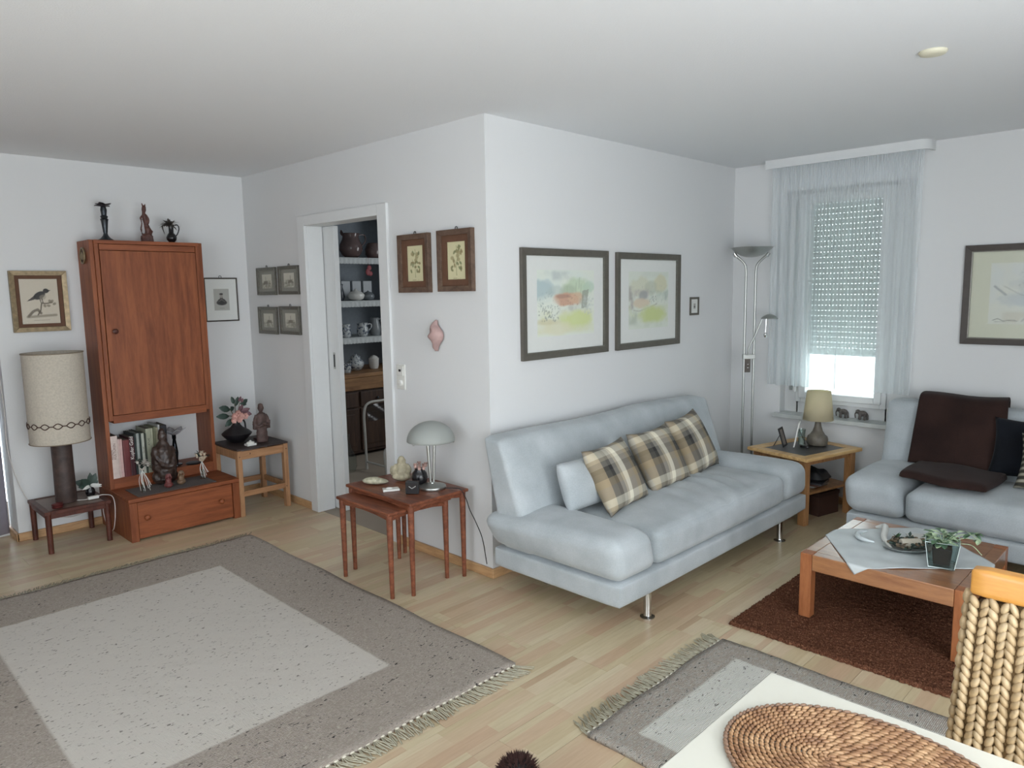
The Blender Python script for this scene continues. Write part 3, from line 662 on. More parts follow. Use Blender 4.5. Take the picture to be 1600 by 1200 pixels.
# books on the plinth shelf
books = [(.043, .294, (205, 188, 180), 'wide cream-pink book with brown spine lettering, leftmost on the shelf', 'l1'), (.014, .268, (204, 178, 172), 'thin pale pink book second from the left', None), (.018, .264, (206, 172, 168), 'slim rose-pink book between the cream ones and the dark red one', None),
 (.040, .256, (104, 44, 46), 'thick dark red book with rough spine', None), (.034, .268, (62, 22, 30), 'maroon-black book with large white upright title', 'l2'), (.014, .285, (34, 44, 42), 'narrow green-black book after the maroon one', None), (.018, .290, (150, 156, 152), 'slim light grey book behind the white posy', None),
 (.016, .292, (36, 48, 44), 'narrow dark green book right of the slim grey one', None), (.021, .284, (176, 178, 166), 'pale book with thin brown lettering in a dark gap', 'l3'), (.010, .280, (60, 66, 56), 'very thin dark olive book', None), (.034, .312, (150, 152, 132), 'wide sage-grey book with dark lettering', 'l4'),
 (.016, .310, (172, 172, 150), 'slim cream-green book right of the sage one', None), (.015, .318, (118, 120, 96), 'slim olive book behind the carved figure', None), (.018, .312, (160, 156, 132), 'beige book behind the carved figure', None), (.015, .328, (186, 188, 184), 'slim white tall book next to the black one', None), (.042, .322, (26, 26, 32), 'thick black book with small white lettering, rightmost on the shelf', 'l5')]
yy = -1.164
MPG = solid('shaded_book_pages', (120, 116, 104), .9, 0, .1)  # page tone darkened for the shade under the cabinet box
for i, (w, h, c, lab, txt) in enumerate(books):
    dp = .185+.01*(i % 3); zb = Z0+.0725
    t = thing('book', lab, 'book', (XB+.262-.006*(i % 3), yy+w/2, zb), 0, 'books on the cabinet shelf')
    mt = solid('book_cover_%d' % i, c, .55, 0, .08, 40)
    m = MB(); ww = w/2-.0006; m.prism([(-dp, -ww), (-.002, -ww), (0.0, -ww*.6), (0.0, ww*.6), (-.002, ww), (-dp, ww), (-dp, ww-.002), (-.004, ww-.002), (-.004, -ww+.002), (-dp, -ww+.002)], 0, h); obj('cover', m, mt, t)
    m = MB(); m.box(-dp+.004, -ww+.0022, .003, -.0045, ww-.0022, h-.003); obj('pages', m, MPG, t)
    if txt:
        cc = {'l1': (112, 84, 76), 'l2': (226, 220, 214), 'l3': (90, 76, 60), 'l4': (58, 56, 44), 'l5': (214, 212, 208)}[txt]
        s_ = {'l1': ['REISEN', 'KULTUREN'], 'l2': ['Knaurs Gold'], 'l3': ['Garten'], 'l4': ['ATLAS'], 'l5': ['LILI']}[txt]
        if txt == 'l2': s_ = ['Kupfer Gold']
        for k, st in enumerate(s_):
            cu = D.curves.new('lettering', 'FONT'); cu.body = st; cu.size = {'l1': .022, 'l2': .032, 'l3': .016, 'l4': .018, 'l5': .02}[txt]; cu.extrude = .0002
            to = D.objects.new('tmp', cu); COL.objects.link(to); bpy.context.view_layer.update()
            me = D.meshes.new_from_object(to); D.objects.remove(to)
            me.materials.clear(); me.materials.append(solid('spine_ink', cc, .6)); o = D.objects.new('lettering', me); COL.objects.link(o); o.parent = t
            # reads bottom to top along the spine
            o.rotation_euler = (math.pi/2, -math.pi/2, math.pi/2)
            yo = (.006+(-.017*(1-k) if len(s_) > 1 else 0))
            o.matrix_local = Matrix(((0, 0, 1, .0006), (0, -1, 0, yo if len(s_) > 1 else .009 if txt == 'l2' else .005), (1, 0, 0, h*({'l1': .45, 'l2': .42, 'l3': .5, 'l4': .62, 'l5': .74}[txt])), (0, 0, 0, 1)))
    yy += w
# items on top of the cabinet
def lofty(prof): return prof
def flowers(name, m_stem, m_fl): pass
Zt = 1.966
t = thing('candlestick', 'dark pewter candlestick topped by a rosette on the cabinet, leftmost', 'candlestick', (XB+.15, -1.05, Zt))
m = MB(); m.lathe([(.052, 0), (.050, .006), (.032, .018), (.018, .034), (.012, .05), (.014, .06), (.018, .10), (.022, .135), (.026, .142), (.018, .15), (.024, .162), (.016, .17), (.020, .205), (.016, .225)], n=20); obj('stem', m, MIRON, t, smooth=50)
m = MB()
for k in range(9):
    a = k*.7; m.leaf((0, 0, .225), (math.cos(a), math.sin(a), .25+.2*(k % 3)), .055, .04, bend=.1)
m.ell((0, 0, .235), (.018, .018, .014)); obj('rosette', m, solid('dark_metal_leaf', (46, 40, 44), .5, .5, .2), t, smooth=60, solidify=.003)
t = thing('carved_figure', 'slim dark carved goddess figure on the cabinet, in the middle', 'figurine', (XB+.15, -.785, Zt))
m = MB(); m.box(-.02, -.038, 0, .022, .034, .045); m.ell((0, 0, .05), (.024, .034, .014)); m.tube([(0, .004, .05), (0, .010, .085), (0, .0, .12), (0, -.006, .16), (0, -.012, .20), (0, -.008, .23)], [.018, .022, .015, .018, .012, .015], 10)
m.ell((0, -.008, .235), (.014, .015, .018)); m.cyl((0, -.014, .245), (0, -.02, .268), .006, .002, 6); m.cyl((0, -.002, .245), (0, .004, .268), .006, .002, 6)
m.tube(curve([(0, -.012, .195), (.004, -.034, .17), (.004, -.030, .13), (0, -.036, .09), (0, -.03, .05)]), .005, 6); m.tube(curve([(0, .002, .19), (.01, .014, .16), (.008, .012, .13)]), .006, 6); m.tube([(0, .012, .09), (.0, .032, .075), (0, .018, .05)], [.012, .011, .01], 8)
obj('figure', m, MCARVE, t, remesh=.0035, rough=.007)
t = thing('flower_jug', 'small black handled jug with dried flowers on the cabinet, rightmost', 'jug', (XB+.15, -.62, Zt))
m = MB(); m.lathe([(.020, 0), (.018, .006), (.032, .024), (.035, .04), (.026, .06), (.017, .072), (.016, .11), (.021, .128), (.0185, .127), (.012, .11)], n=20, capt=False); obj('body', m, MDKCER, t, smooth=60)
m = MB(); m.tube(curve([(0, .018, .125), (0, .045, .13), (0, .056, .105), (0, .045, .07), (0, .03, .05)]), .004, 6); obj('handle', m, MIRON, t, smooth=60)
m = MB(); r_ = random.Random(3)
for k in range(46):
    a = r_.uniform(0, 6.28); e = r_.uniform(-.3, 1.3); m.leaf((.01*math.cos(a), -.01+.012*math.sin(a), .128), (math.cos(a)*math.cos(e), math.sin(a)*math.cos(e), math.sin(e)), r_.uniform(.03, .06), .016, bend=.4, seg=3)
for k in range(6): a = r_.uniform(2.5, 4.2); m.tube(curve([(0, -.015, .13), (.01*math.cos(a), -.05, .12), (.01, -.05-.004*k, .06+.01*k)]), .0016, 4)
obj('dried_flowers', m, solid('dried_brown', (58, 52, 46), .8, 0, .45, 60), t)

# items in front of the books
t = thing('carved_statue', 'large dark carved wooden seated figure in front of the books', 'statue', (XB+.36, -.865, .2925))
m = MB(); m.ell((0, 0, .05), (.045, .09, .055)); m.tube([(0, 0, .03), (0, -.004, .14), (0, -.002, .24), (0, .002, .30)], [.06, .066, .06, .026], 14); m.ell((0, -.03, .15), (.05, .055, .10)); m.ell((0, .045, .14), (.045, .04, .10)); m.ell((0, .0, .335), (.028, .030, .042)); m.ell((0, .0, .365), (.022, .024, .026)); m.ell((.0, -.055, .22), (.03, .026, .05)); m.ell((0, .055, .21), (.03, .024, .05)); m.ell((.035, 0, .10), (.03, .05, .03)); m.tube(curve([(.02, -.06, .2), (.055, -.03, .14), (.055, .01, .12)]), .016, 8); m.tube(curve([(.02, .06, .2), (.055, .04, .14), (.055, .0, .12)]), .016, 8)
obj('figure', m, MCARVE2, t, remesh=.0045, rough=.022)
def posy(label, loc, h, seed, cfl):
    t = thing('flower_posy', label, 'flowers', loc); r = random.Random(seed)
    m = MB(); m.lathe([(.018, 0), (.016, .004), (.008, .02), (.012, .05), (.014, .07), (.012, .069), (.006, .03)], n=14, capt=False); obj('vase', m, MCLR, t, smooth=60)
    m = MB()
    for k in range(9):
        a = r.uniform(0, 6.28); s_ = r.uniform(.01, .035); m.tube(curve([(0, 0, h*.75), (.01+s_*.6*math.cos(a), s_*math.sin(a), h*.45), (.015+s_*math.cos(a)*.8, s_*1.2*math.sin(a)+.01, .01+r.uniform(0, .05))]), .0016, 4)
    obj('ribbon', m, MWHITE, t)
    m = MB(); m2 = MB()
    for k in range(13):
        a = r.uniform(0, 6.28); e = r.uniform(-.2, 1.4); d_ = Vector((math.cos(a)*math.cos(e), math.sin(a)*math.cos(e), math.sin(e))); c = Vector((0, 0, h*.86))+d_*.042
        if k % 3 == 2: 
            for q in range(3): m2.leaf(c-d_*.02, d_+Vector((r.uniform(-.5, .5), r.uniform(-.5, .5), r.uniform(-.4, .4))), .048, .026)
        else:
            for q in range(5): b = q*1.256; m.leaf(c, d_*.6+Vector((math.cos(b), math.sin(b), .2))*.8, .021, .019, seg=2)
            m.ell(c, .010, 6, 4)
    m.ell((0, 0, h*.84), .020, 8, 6); obj('blossoms', m, solid('blossom_'+str(seed), cfl, .7, 0, .2, 60), t); obj('leaves', m2, MDKGREEN, t)
    return t
posy('white ribboned flower posy in glass at the left of the chest top', (-2.265, -1.055, .2925), .20, 1, (186, 180, 172)); posy('white ribboned flower posy with cream roses at the right of the chest top', (-2.33, -.635, .2925), .17, 2, (206, 190, 168))
for lab, loc, c in (('small red-dressed seated figurine in front of the carved statue', (-2.265, -.895, .2925), (104, 52, 50)), ('small ochre seated figurine right of the red one', (-2.29, -.80, .2925), (112, 88, 66))):
    m = MB(); m.ell((0, 0, .018), (.028, .030, .020)); m.ell((0, 0, .042), (.018, .020, .024)); m.ell((0, 0, .075), (.011, .011, .014)); m.tube([(0, -.014, .05), (.012, -.02, .07), (.006, -.012, .095)], .005, 6); m.tube([(0, .014, .05), (.012, .018, .07), (.006, .010, .095)], .005, 6); m.ell((0, 0, .09), (.008, .008, .008))
    t = thing('small_figurine', lab, 'figurine', loc); obj('figure', m, solid('painted_clay', c, .5, 0, .35, 70), t, remesh=.003)
t = thing('glass_flower_lamp', 'slim black lamp with a clear glass blossom shade in the open shelf', 'lamp', (-2.60, -.715, Z0+.0725))
m = MB(); m.lathe([(.045, 0), (.044, .008), (.016, .014), (.018, .05), (.022, .09), (.016, .15), (.011, .19), (.014, .20), (.014, .225)], n=20); obj('stem', m, solid('black_chrome', (40, 42, 46), .12, .8), t, smooth=50)
m = MB()
for k in range(6): a = k*1.047; m.leaf((.01*math.cos(a), .01*math.sin(a), .225), (math.cos(a)*.75, math.sin(a)*.75, .8), .085, .06, up=(math.cos(a), math.sin(a), -1), bend=-.25, seg=5)
obj('glass_blossom', m, solid('frosted_petal', (176, 176, 180), .2, 0, .1), t, smooth=60, solidify=.003)
m = MB(); m.lathe([(.05, 0), (.055, .006), (.05, .010), (.03, .012)], n=24); o = obj('pewter_dish', m, MIRON, smooth=50, loc=(-2.545, -.61, Z0+.0725)); tag(o, 'small flat pewter dish on the shelf right of the glass lamp', 'dish')

# ------------------------------------------------------------------ low table with drum lamp
t = thing('low_side_table', 'low dark wooden side table carrying the big drum lamp', 'table', (-2.525, -1.435, 0))
hx, hy, zt = .215, .19, .272
m = MB(); frame = [(-hx, -hy), (hx, -hy), (hx, hy), (-hx, hy)]
m.box(-hx, -hy, zt-.022, hx, -hy+.035, zt); m.box(-hx, hy-.035, zt-.022, hx, hy, zt); m.box(-hx, -hy+.035, zt-.022, -hx+.035, hy-.035, zt); m.box(hx-.035, -hy+.035, zt-.022, hx, hy-.035, zt); obj('top_frame', m, MTEAKD, t, bevel=.003)
m = MB(); m.box(-hx+.035, -hy+.035, zt-.018, hx-.035, hy-.035, zt-.003); obj('top_inlay', m, solid('grey_brown_inlay', (118, 100, 90), .4, 0, .15, 20), t)
m = MB(); m.box(-hx+.02, -hy+.012, zt-.05, hx-.02, -hy+.026, zt-.022); m.box(-hx+.02, hy-.026, zt-.05, hx-.02, hy-.012, zt-.022); m.box(-hx+.012, -hy+.02, zt-.05, -hx+.026, hy-.02, zt-.022); m.box(hx-.026, -hy+.02, zt-.05, hx-.012, hy-.02, zt-.022); obj('apron', m, MTEAKD, t)
for a in (-1, 1):
    for b in (-1, 1): m = MB(); m.cyl((a*(hx-.022), b*(hy-.022), 0), (a*(hx-.022), b*(hy-.022), zt-.022), .016, .018, 14); obj('leg', m, MTEAKD, t, smooth=50)
t = thing('drum_lamp', 'tall table lamp with big linen drum shade and dark brown column', 'lamp', (-2.50, -1.455, zt+.001))
m = MB(); m.lathe([(.060, 0), (.062, .004), (.061, .1), (.059, .25), (.060, .4)], n=32, wob=lambda a, z: 1+.006*math.sin(9*a+30*z)); obj('base', m, solid('dark_bark_ceramic', (66, 52, 48), .55, 0, .4, 25, .6, 60), t, smooth=50)
m = MB(); m.cyl((0, 0, .39), (0, 0, .5), .008, .008, 10); m.tube([(0.165*math.cos(a), .165*math.sin(a), .47) for a in [i*.3 for i in range(0, 1)]]+[(0, 0, .47)], .003, 6); m.tube([(-.165, 0, .47), (.165, 0, .47)], .003, 6); m.tube([(0, -.165, .47), (0, .165, .47)], .003, 6); obj('shade_holder', m, MSTEEL, t)
m = MB(); prof = [(.168, .400), (.168, .975)]; m.lathe([(.170, .400), (.170, .50), (.170, .7), (.170, .975), (.1675, .975), (.1675, .7), (.1675, .400), (.170, .400)], n=56, capb=False, capt=False); sd = obj('drum_shade', m, MLINEN, t, smooth=50)
for z in (.402, .973): m = MB(); m.tube([(.1715*math.cos(a), .1715*math.sin(a), z) for a in [i*2*math.pi/56 for i in range(56)]], .003, 6, True); obj('rim', m, solid('rim_tape', (130, 116, 98), .8), sd)
m = MB(); nd = 15; Rr = .1725
for k in range(nd):
    for s_ in (1, -1):
        pts = [(Rr*math.cos((k+q)*2*math.pi/nd), Rr*math.sin((k+q)*2*math.pi/nd), .522+s_*.017*math.sin(math.pi*min(1, q/.72))) for q in (0, .09, .18, .27, .36, .45, .54, .63, .72)]; m.tube(pts, .0034, 5)
    m.tube([(Rr*math.cos((k+q)*2*math.pi/nd), Rr*math.sin((k+q)*2*math.pi/nd), .522) for q in (.70, .85, 1.02)], .0036, 5)
obj('diamond_trim', m, solid('brown_braid', (76, 56, 48), .8), sd)
m = MB(); m.lathe([(.030, 0), (.033, .004), (.033, .012), (.030, .014), (.033, .018), (.033, .026), (.026, .030), (.002, .031)], n=24); o = obj('round_box', m, solid('dark_red_lacquer', (84, 34, 32), .35), smooth=45, loc=(-2.385, -1.535, zt+.001)); tag(o, 'small dark red round lidded box on the low table', 'box')
t = thing('leaf_vase', 'small dark vase with green leaves and white buds beside the drum lamp', 'vase', (-2.53, -1.305, zt+.001))
m = MB(); m.lathe([(.022, 0), (.03, .015), (.028, .04), (.016, .06), (.018, .07)], n=18); obj('vase', m, MDKCER, t, smooth=60)
m = MB()
for d_, L, W in (((.2, -1, .6), .10, .055), ((.5, -.8, 1.0), .08, .05), ((.3, .5, 1.1), .09, .05), ((.5, -.9, .2), .08, .05), ((.2, .1, 1.2), .09, .04), ((.5, .8, .6), .06, .04)): m.leaf((0, 0, .065), d_, L, W, up=(1, 0, .4), bend=.15)
obj('leaves', m, MDKGREEN, t, smooth=60)
m = MB()
for d_ in ((.7, -.4, .1), (.7, .5, .2), (.6, .8, .0), (.8, .1, .3)): m.leaf((.005, 0, .068), d_, .06, .022, up=(1, 0, .4), bend=.6)
obj('buds', m, MWHITE, t, smooth=60)
t = thing('lamp_cord', 'white cord with inline switch on the low table', 'cord', (-2.525, -1.435, 0))
m = MB(); m.tube(curve([(.06, .03, zt+.004), (.09, .07, zt+.004), (.105, .10, zt+.012)]), .0028, 6); m.tube(curve([(.09, .14, zt+.012), (.09, .185, zt+.014), (.16, .215, zt+.006), (.20, .213, .20), (.16, .205, .06), (.05, .203, .045), (-.02, .203, .12), (-.03, .203, .2)]), .0028, 6); obj('cable', m, MCORD, t, smooth=60)
m = MB(); m.box(.085, .085, zt+.001, .112, .15, zt+.022); obj('switch', m, MWHITE, t, bevel=.005)
m = MB(); m.tube(curve([(-2.735, -1.686-.02, 1.15), (-2.73, -1.70, .9), (-2.735, -1.70, .6), (-2.742, -1.64, .32), (-2.742, -1.55, .18), (-2.742, -1.4, .10), (-2.742, -1.25, .12)]), .0028, 6); o = obj('wall_cable', m, MCORD, smooth=60); tag(o, 'long white cable drooping from the left wall edge behind the low table', 'cable')

# ------------------------------------------------------------------ pine stool
t = thing('pine_stool', 'square pine stool with dark top in the corner', 'stool', (-2.345, -.262, 0))
hx, hy = .205, .195
for a in (-1, 1):
    for b in (-1, 1): m = MB(); m.box(a*hx, b*hy, 0, a*(hx-.042), b*(hy-.034), .484); obj('leg', m, MPINE, t, bevel=.003)
for nm, z0, z1 in (('top_rail', .418, .478), ('lower_rail', .145, .185)):
    for b in (-1, 1):
        m = MB(); m.box(b*(hx-.004), -hy+.0345, z0, b*(hx-.022), hy-.0345, z1); obj(nm, m, MPINEH, t, bevel=.002)
        m = MB(); m.box(-hx+.0425, b*(hy-.004), z0, hx-.0425, b*(hy-.022), z1); obj(nm, m, MPINE, t, bevel=.002)
m = MB(); m.box(-hx-.002, -hy-.002, .4845, hx+.002, hy+.002, .498); obj('top', m, solid('dark_stool_top', (52, 42, 40), .6, 0, .15), t, bevel=.003)
for k in range(4):
    m = MB(); m.lathe([(.005, 0), (.004, .0015), (.001, .002)], (hx-.0005, [-.18, -.10, .18, .17][k], [.44, .455, .445, .16][k]), 10, ax='x'); obj('knot', m, MCARVE, t)
zs = .499
t = thing('handled_vase', 'round matte black handled vase holding pink magnolias on the pine stool', 'vase', (-2.41, -.33, zs))
m = MB(); m.lathe([(.045, 0), (.052, .004), (.080, .03), (.105, .058), (.108, .068), (.085, .088), (.045, .112), (.028, .135), (.024, .160), (.027, .166), (.022, .164), (.019, .14)], n=36, capt=False); obj('body', m, solid('matte_black_clay', (26, 24, 27), .45, 0, .2), t, smooth=60)
m = MB(); m.tube(curve([(0, .022, .158), (0, .048, .165), (0, .066, .14), (0, .070, .10), (0, .074, .085)]), .007, 8); obj('handle', m, solid('matte_black_handle', (26, 24, 27), .45), t, smooth=60)
m = MB()
for tip in ((.02, -.07, .21), (.02, -.05, .26), (0, 0, .31), (0, .04, .30), (0, .06, .27), (.02, .05, .21), (.03, -.06, .17)): m.tube(curve([(0, 0, .12), (tip[0]*.4, tip[1]*.3, .19), tip]), .0028, 5)
obj('stems', m, solid('stem_green', (86, 84, 60), .7), t)
m = MB()
for p_, d_, L, W in (((.02, -.05, .25), (.1, -1, .35), .085, .05), ((0, -.01, .29), (0, -.2, 1), .055, .032), ((0, .0, .27), (0, .4, .9), .075, .035), ((0, .05, .28), (0, .8, .5), .06, .035), ((.02, -.06, .205), (.1, -1, .1), .095, .045), ((.03, -.04, .18), (.2, -.8, -.55), .075, .042), ((0, .04, .285), (.1, .9, -.2), .05, .03), ((0, -.02, .24), (.5, -.4, .6), .05, .04)): m.leaf(p_, d_, L, W, up=(1, 0, .2), bend=.08)
obj('leaves', m, MDKGREEN, t, smooth=60, solidify=.0012)
m = MB()
for c, rr in (((.03, -.03, .205), .040), ((.035, .01, .20), .042), ((.03, .05, .195), .036), ((.035, -.04, .175), .034), ((.04, .0, .175), .034), ((.03, -.005, .225), .034)):
    for q in range(6): b = q*1.047; m.leaf(c, (.6, math.cos(b), math.sin(b)), rr, rr*.9, up=(1, 0, 0), bend=-.3, seg=3)
obj('pink_blossoms', m, solid('pink_petal', (206, 164, 154), .7, 0, .15, 30), t, smooth=60, lab='pink blossoms')
m = MB()
for c, d_, L in (((.02, .03, .225), (.3, .8, .3), .07), ((.02, .03, .22), (.3, 1, -.25), .08), ((.02, .02, .23), (.3, .3, .9), .06), ((.0, .03, .30), (.2, .3, .9), .045), ((.0, .05, .29), (.2, .1, .6), .04)): m.leaf(c, d_, L, L*.55, up=(1, 0, 0), bend=-.1)
obj('mauve_blossoms', m, solid('mauve_petal', (112, 82, 88), .7, 0, .15, 30), t, smooth=60, solidify=.0015, lab='dark mauve petals')
m = MB(); m.box(-.028, -.036, 0, .028, .036, .016); m.ell((0, 0, .018), (.024, .032, .014)); m.ell((0, 0, .034), (.008, .008, .006)); o = obj('white_dish', m, MWHITE, bevel=.004, loc=(-2.205, -.325, zs)); tag(o, 'small white lidded porcelain dish on the pine stool', 'dish')
t = thing('wooden_statuette', 'standing robed wooden statuette with hands folded on the pine stool', 'statuette', (-2.26, -.205, zs))
m = MB(); m.lathe([(.040, 0), (.044, .01), (.042, .05), (.038, .10), (.034, .14), (.036, .19), (.03, .215), (.013, .225), (.012, .235)], n=24, sx=.75); m.ell((0, 0, .258), (.022, .023, .03)); m.ell((.0, 0, .275), (.019, .020, .016))
for s_ in (-1, 1): m.tube(curve([(0, s_*.034, .205), (0, s_*.048, .17), (.004, s_*.054, .115)]), [.014]*9+[.013]*8, 8); m.tube(curve([(0, s_*.05, .13), (.03, s_*.035, .125), (.036, s_*.006, .14)]), .011, 8); m.box(-.012, s_*.042, .10, .014, s_*.064, .16)
obj('figure', m, solid('brown_stone', (80, 62, 58), .65, 0, .35, 30, .4, 90), t, remesh=.004, rough=.008)
m = MB(); m.box(-.03, -.05, 0, .03, .05, .018); o = obj('leather_case', m, solid('dark_red_leather', (66, 36, 36), .5), bevel=.004, loc=(-2.36, -.165, zs)); tag(o, 'flat dark red case behind the white dish on the pine stool', 'case')

# ------------------------------------------------------------------ pantry behind the doorway
t = thing('hutch', 'old pine hutch with white shelves of crockery seen through the doorway', 'cupboard', (-3.88, 1.45, 0))
X0, Xs, Xw = 0.0, .56, .74     # shelf front at -3.32, worktop front at -3.14
m = MB(); m.box(.01, -.62, .03, Xw-.03, .62, .775); obj('base_cabinet', m, MHUTCHD, t, bevel=.004)
m = MB(); m.box(0, -.66, .775, Xw, .66, .815); obj('worktop', m, MHUTCH, t, bevel=.008)
m = MB(); m.box(Xw-.03, -.62, .655, Xw-.004, .62, .774); obj('drawer_rail', m, MHUTCH, t, bevel=.004)
for k in range(3):
    y = -.60+.40*k; m = MB(); m.box(Xw-.03, y+.01, .49, Xw-.01, y+.385, .635); dd = obj('drawer', m, MHUTCHD, t, bevel=.006); m = MB(); m.ell((Xw+.004, y+.2, .56), (.012, .014, .014)); obj('knob', m, MIRON, dd, smooth=60)
    m = MB(); m.box(Xw-.03, y+.01, .06, Xw-.012, y+.385, .475); dd = obj('door', m, MHUTCHD, t, bevel=.006); m = MB(); m.box(Xw-.014, y+.06, .11, Xw-.006, y+.335, .425); obj('door_panel', m, MHUTCHD, dd, bevel=.004)
MSHELF = solid('white_painted_shelf', (176, 180, 180), .6); MHB = solid('bluegrey_back', (142, 150, 158), .7)
m = MB(); m.box(0.0, -.62, .816, .02, .62, 2.36); obj('back_panel', m, MHB, t)
for s_ in (-1, 1): m = MB(); m.box(.02, s_*.62, .816, Xs, s_*.60, 2.36); obj('side_panel', m, MHB, t)
m = MB(); m.box(0, -.62, 2.36, Xs+.02, .62, 2.40); obj('cornice', m, MHB, t)
SZ = [1.155, 1.515, 1.935]
for z in SZ:
    m = MB(); m.box(.02, -.60, z-.028, Xs, .60, z); sh_ = obj('shelf', m, MSHELF, t, bevel=.002)
    m = MB()
    m.grid(lambda u, v: (Xs+.002+.002*math.sin(150*u), -.60+1.2*u, z-.012-.045*v-.006*abs(math.sin(math.pi*u*34))*v), 204, 3); obj('lace_trim', m, solid('lace_white', (190, 194, 194), .9), sh_)
def crock(name, lab, cat, loc, prof, mt, handle=None, lid=None, grp='crockery on the hutch shelves', spout=False):
    t = thing(name, lab, cat, loc, 0, grp); m = MB(); m.lathe(prof, n=24, capt=False); obj('body', m, mt, t, smooth=60)
    if handle: r0, za, zb, rr = handle; m = MB(); m.tube(curve([(0, r0*.9, za), (0, r0+rr, za+.005), (0, r0+rr*1.15, (za+zb)/2+.01), (0, r0+.003, zb)]), .007 if rr > .04 else .0045, 8); obj('handle', m, mt, t, smooth=60)
    if lid: m = MB(); m.lathe(lid, n=20); obj('lid', m, mt, t, smooth=60)
    if spout: m = MB(); m.leaf((0, -prof[-2][0]*.8, prof[-2][1]-.03), (0, -.6, .6), .07, .06, up=(0, -1, .5)); obj('spout', m, mt, t, solidify=.003)
    return t
def blueware():
    m, nt, b = newmat('blue_white_ware'); v = coords(nt); n = N(nt, 'ShaderNodeTexNoise'); n.inputs['Scale'].default_value = 42; n.inputs['Detail'].default_value = 2; nt.links.new(v, n.inputs['Vector'])
    nt.links.new(ramp(nt, n.outputs['Fac'], [(.40, c4((84, 92, 108))), (.50, c4((184, 188, 188)))]), b.inputs['Base Color']); b.inputs['Roughness'].default_value = .2; return m
MBLUE = blueware(); MGLZ = solid('brown_grey_glaze', (92, 76, 74), .18, 0, .25, 8)
sx = -3.43
crock('stoneware_jug', 'big brown-glazed stoneware jug on the top hutch shelf', 'jug', (sx, 1.405, SZ[2]), [(.06, 0), (.09, .03), (.115, .08), (.11, .13), (.085, .18), (.078, .21), (.09, .24), (.084, .238), (.07, .2)], MGLZ, handle=(.085, .225, .09, .075), spout=True)
crock('stoneware_pot', 'smaller round brown-glazed pot right of the big jug', 'pot', (sx, 1.665, SZ[2]), [(.055, 0), (.078, .04), (.082, .09), (.065, .14), (.05, .155), (.046, .15)], MGLZ)
crock('small_pitcher', 'dark small pitcher at the left on the second hutch shelf', 'pitcher', (sx-.05, 1.285, SZ[1]), [(.035, 0), (.05, .04), (.04, .10), (.03, .14), (.036, .165), (.03, .16)], solid('slate_glaze', (62, 68, 74), .25))
crock('soup_tureen', 'pale round lidded tureen with highlights on the second hutch shelf', 'tureen', (sx+.03, 1.42, SZ[1]), [(.04, 0), (.075, .02), (.085, .05), (.08, .065), (.075, .06)], MWHITE, lid=[(.08, .064), (.06, .085), (.02, .10), (.012, .115), (.001, .12)])
crock('soup_tureen', 'smaller grey lidded tureen right of the pale one', 'tureen', (sx+.02, 1.57, SZ[1]), [(.035, 0), (.06, .02), (.066, .05), (.06, .06)], solid('grey_glaze', (112, 118, 122), .25), lid=[(.062, .058), (.04, .078), (.01, .09), (.001, .1)])
for k in range(4):
    o = MB(); o.box(-.045, -.055, 0, .045, .055, .20); yk = 1.27+.13*k
    o = obj('storage_jar', o, solid('white_canister', (150, 156, 160), .4), bevel=.008, loc=(sx-.16, yk, SZ[1])); tag(o, 'white square canister, %s in the row at the back of the second shelf' % ['first', 'second', 'third', 'last'][k], 'canister', 'white canisters')
m = MB(); m.tube([(0, 0, .1), (0, 0, .02)], .0015, 4); m.ell((0, .006, -.005), (.008, .026, .026)); m.ell((0, -.012, -.045), (.008, .026, .035)); m.ell((0, .016, -.06), (.008, .028, .024)); o = obj('hanging_ornament', m, solid('dull_red', (140, 66, 72), .6), smooth=60, loc=(-3.305, 1.52, 1.84)); tag(o, 'red ornament hanging from the top shelf of the hutch', 'ornament')
crock('patterned_mug', 'blue-white patterned mug at the left of the third hutch shelf', 'mug', (sx, 1.305, SZ[0]), [(.045, 0), (.052, .02), (.045, .08), (.048, .13), (.043, .128)], MBLUE)
crock('patterned_jug', 'blue-white jug with round handle in the middle of the third hutch shelf', 'jug', (sx, 1.50, SZ[0]), [(.045, 0), (.058, .03), (.056, .08), (.05, .10), (.055, .135), (.05, .13)], MBLUE, handle=(.052, .115, .04, .045))
crock('grey_pitcher', 'tall grey pitcher at the right edge of the third hutch shelf', 'pitcher', (sx-.02, 1.665, SZ[0]), [(.045, 0), (.06, .05), (.05, .12), (.04, .16), (.045, .18), (.04, .178)], solid('pale_grey_glaze', (130, 134, 136), .25), handle=(.045, .16, .06, .04))
crock('small_cup', 'small blue-white cup at the left on the hutch worktop', 'cup', (sx+.12, 1.22, .816), [(.035, 0), (.042, .02), (.045, .09), (.041, .088)], MBLUE)
crock('ginger_jar', 'round blue-white lidded ginger jar on the hutch worktop', 'jar', (sx, 1.40, .816), [(.05, 0), (.082, .045), (.084, .08), (.05, .12), (.045, .128), (.04, .12)], MBLUE, lid=[(.05, .126), (.048, .14), (.02, .155), (.008, .17), (.001, .175)])
crock('sugar_pot', 'white pot heaped with sugar lumps on the hutch worktop', 'pot', (sx, 1.62, .816), [(.04, 0), (.05, .03), (.054, .11), (.049, .108)], MWHITE, lid=[(.048, .10), (.04, .12), (.015, .135), (.001, .138)])
t = thing('white_rack', 'white arched tubular rack with clear plastic bag in the pantry', 'rack', (-2.66, 1.12, 0))
m = MB(); MR = solid('white_tube', (176, 174, 168), .5)
m.tube(curve([(0, -.15, 0), (0, -.155, .3), (0, -.155, .52), (0, -.11, .60), (0, .02, .61), (0, .13, .60), (0, .17, .52), (0, .17, .3), (0, .17, 0)]), .012, 8); obj('arch_frame', m, MR, t, smooth=60)
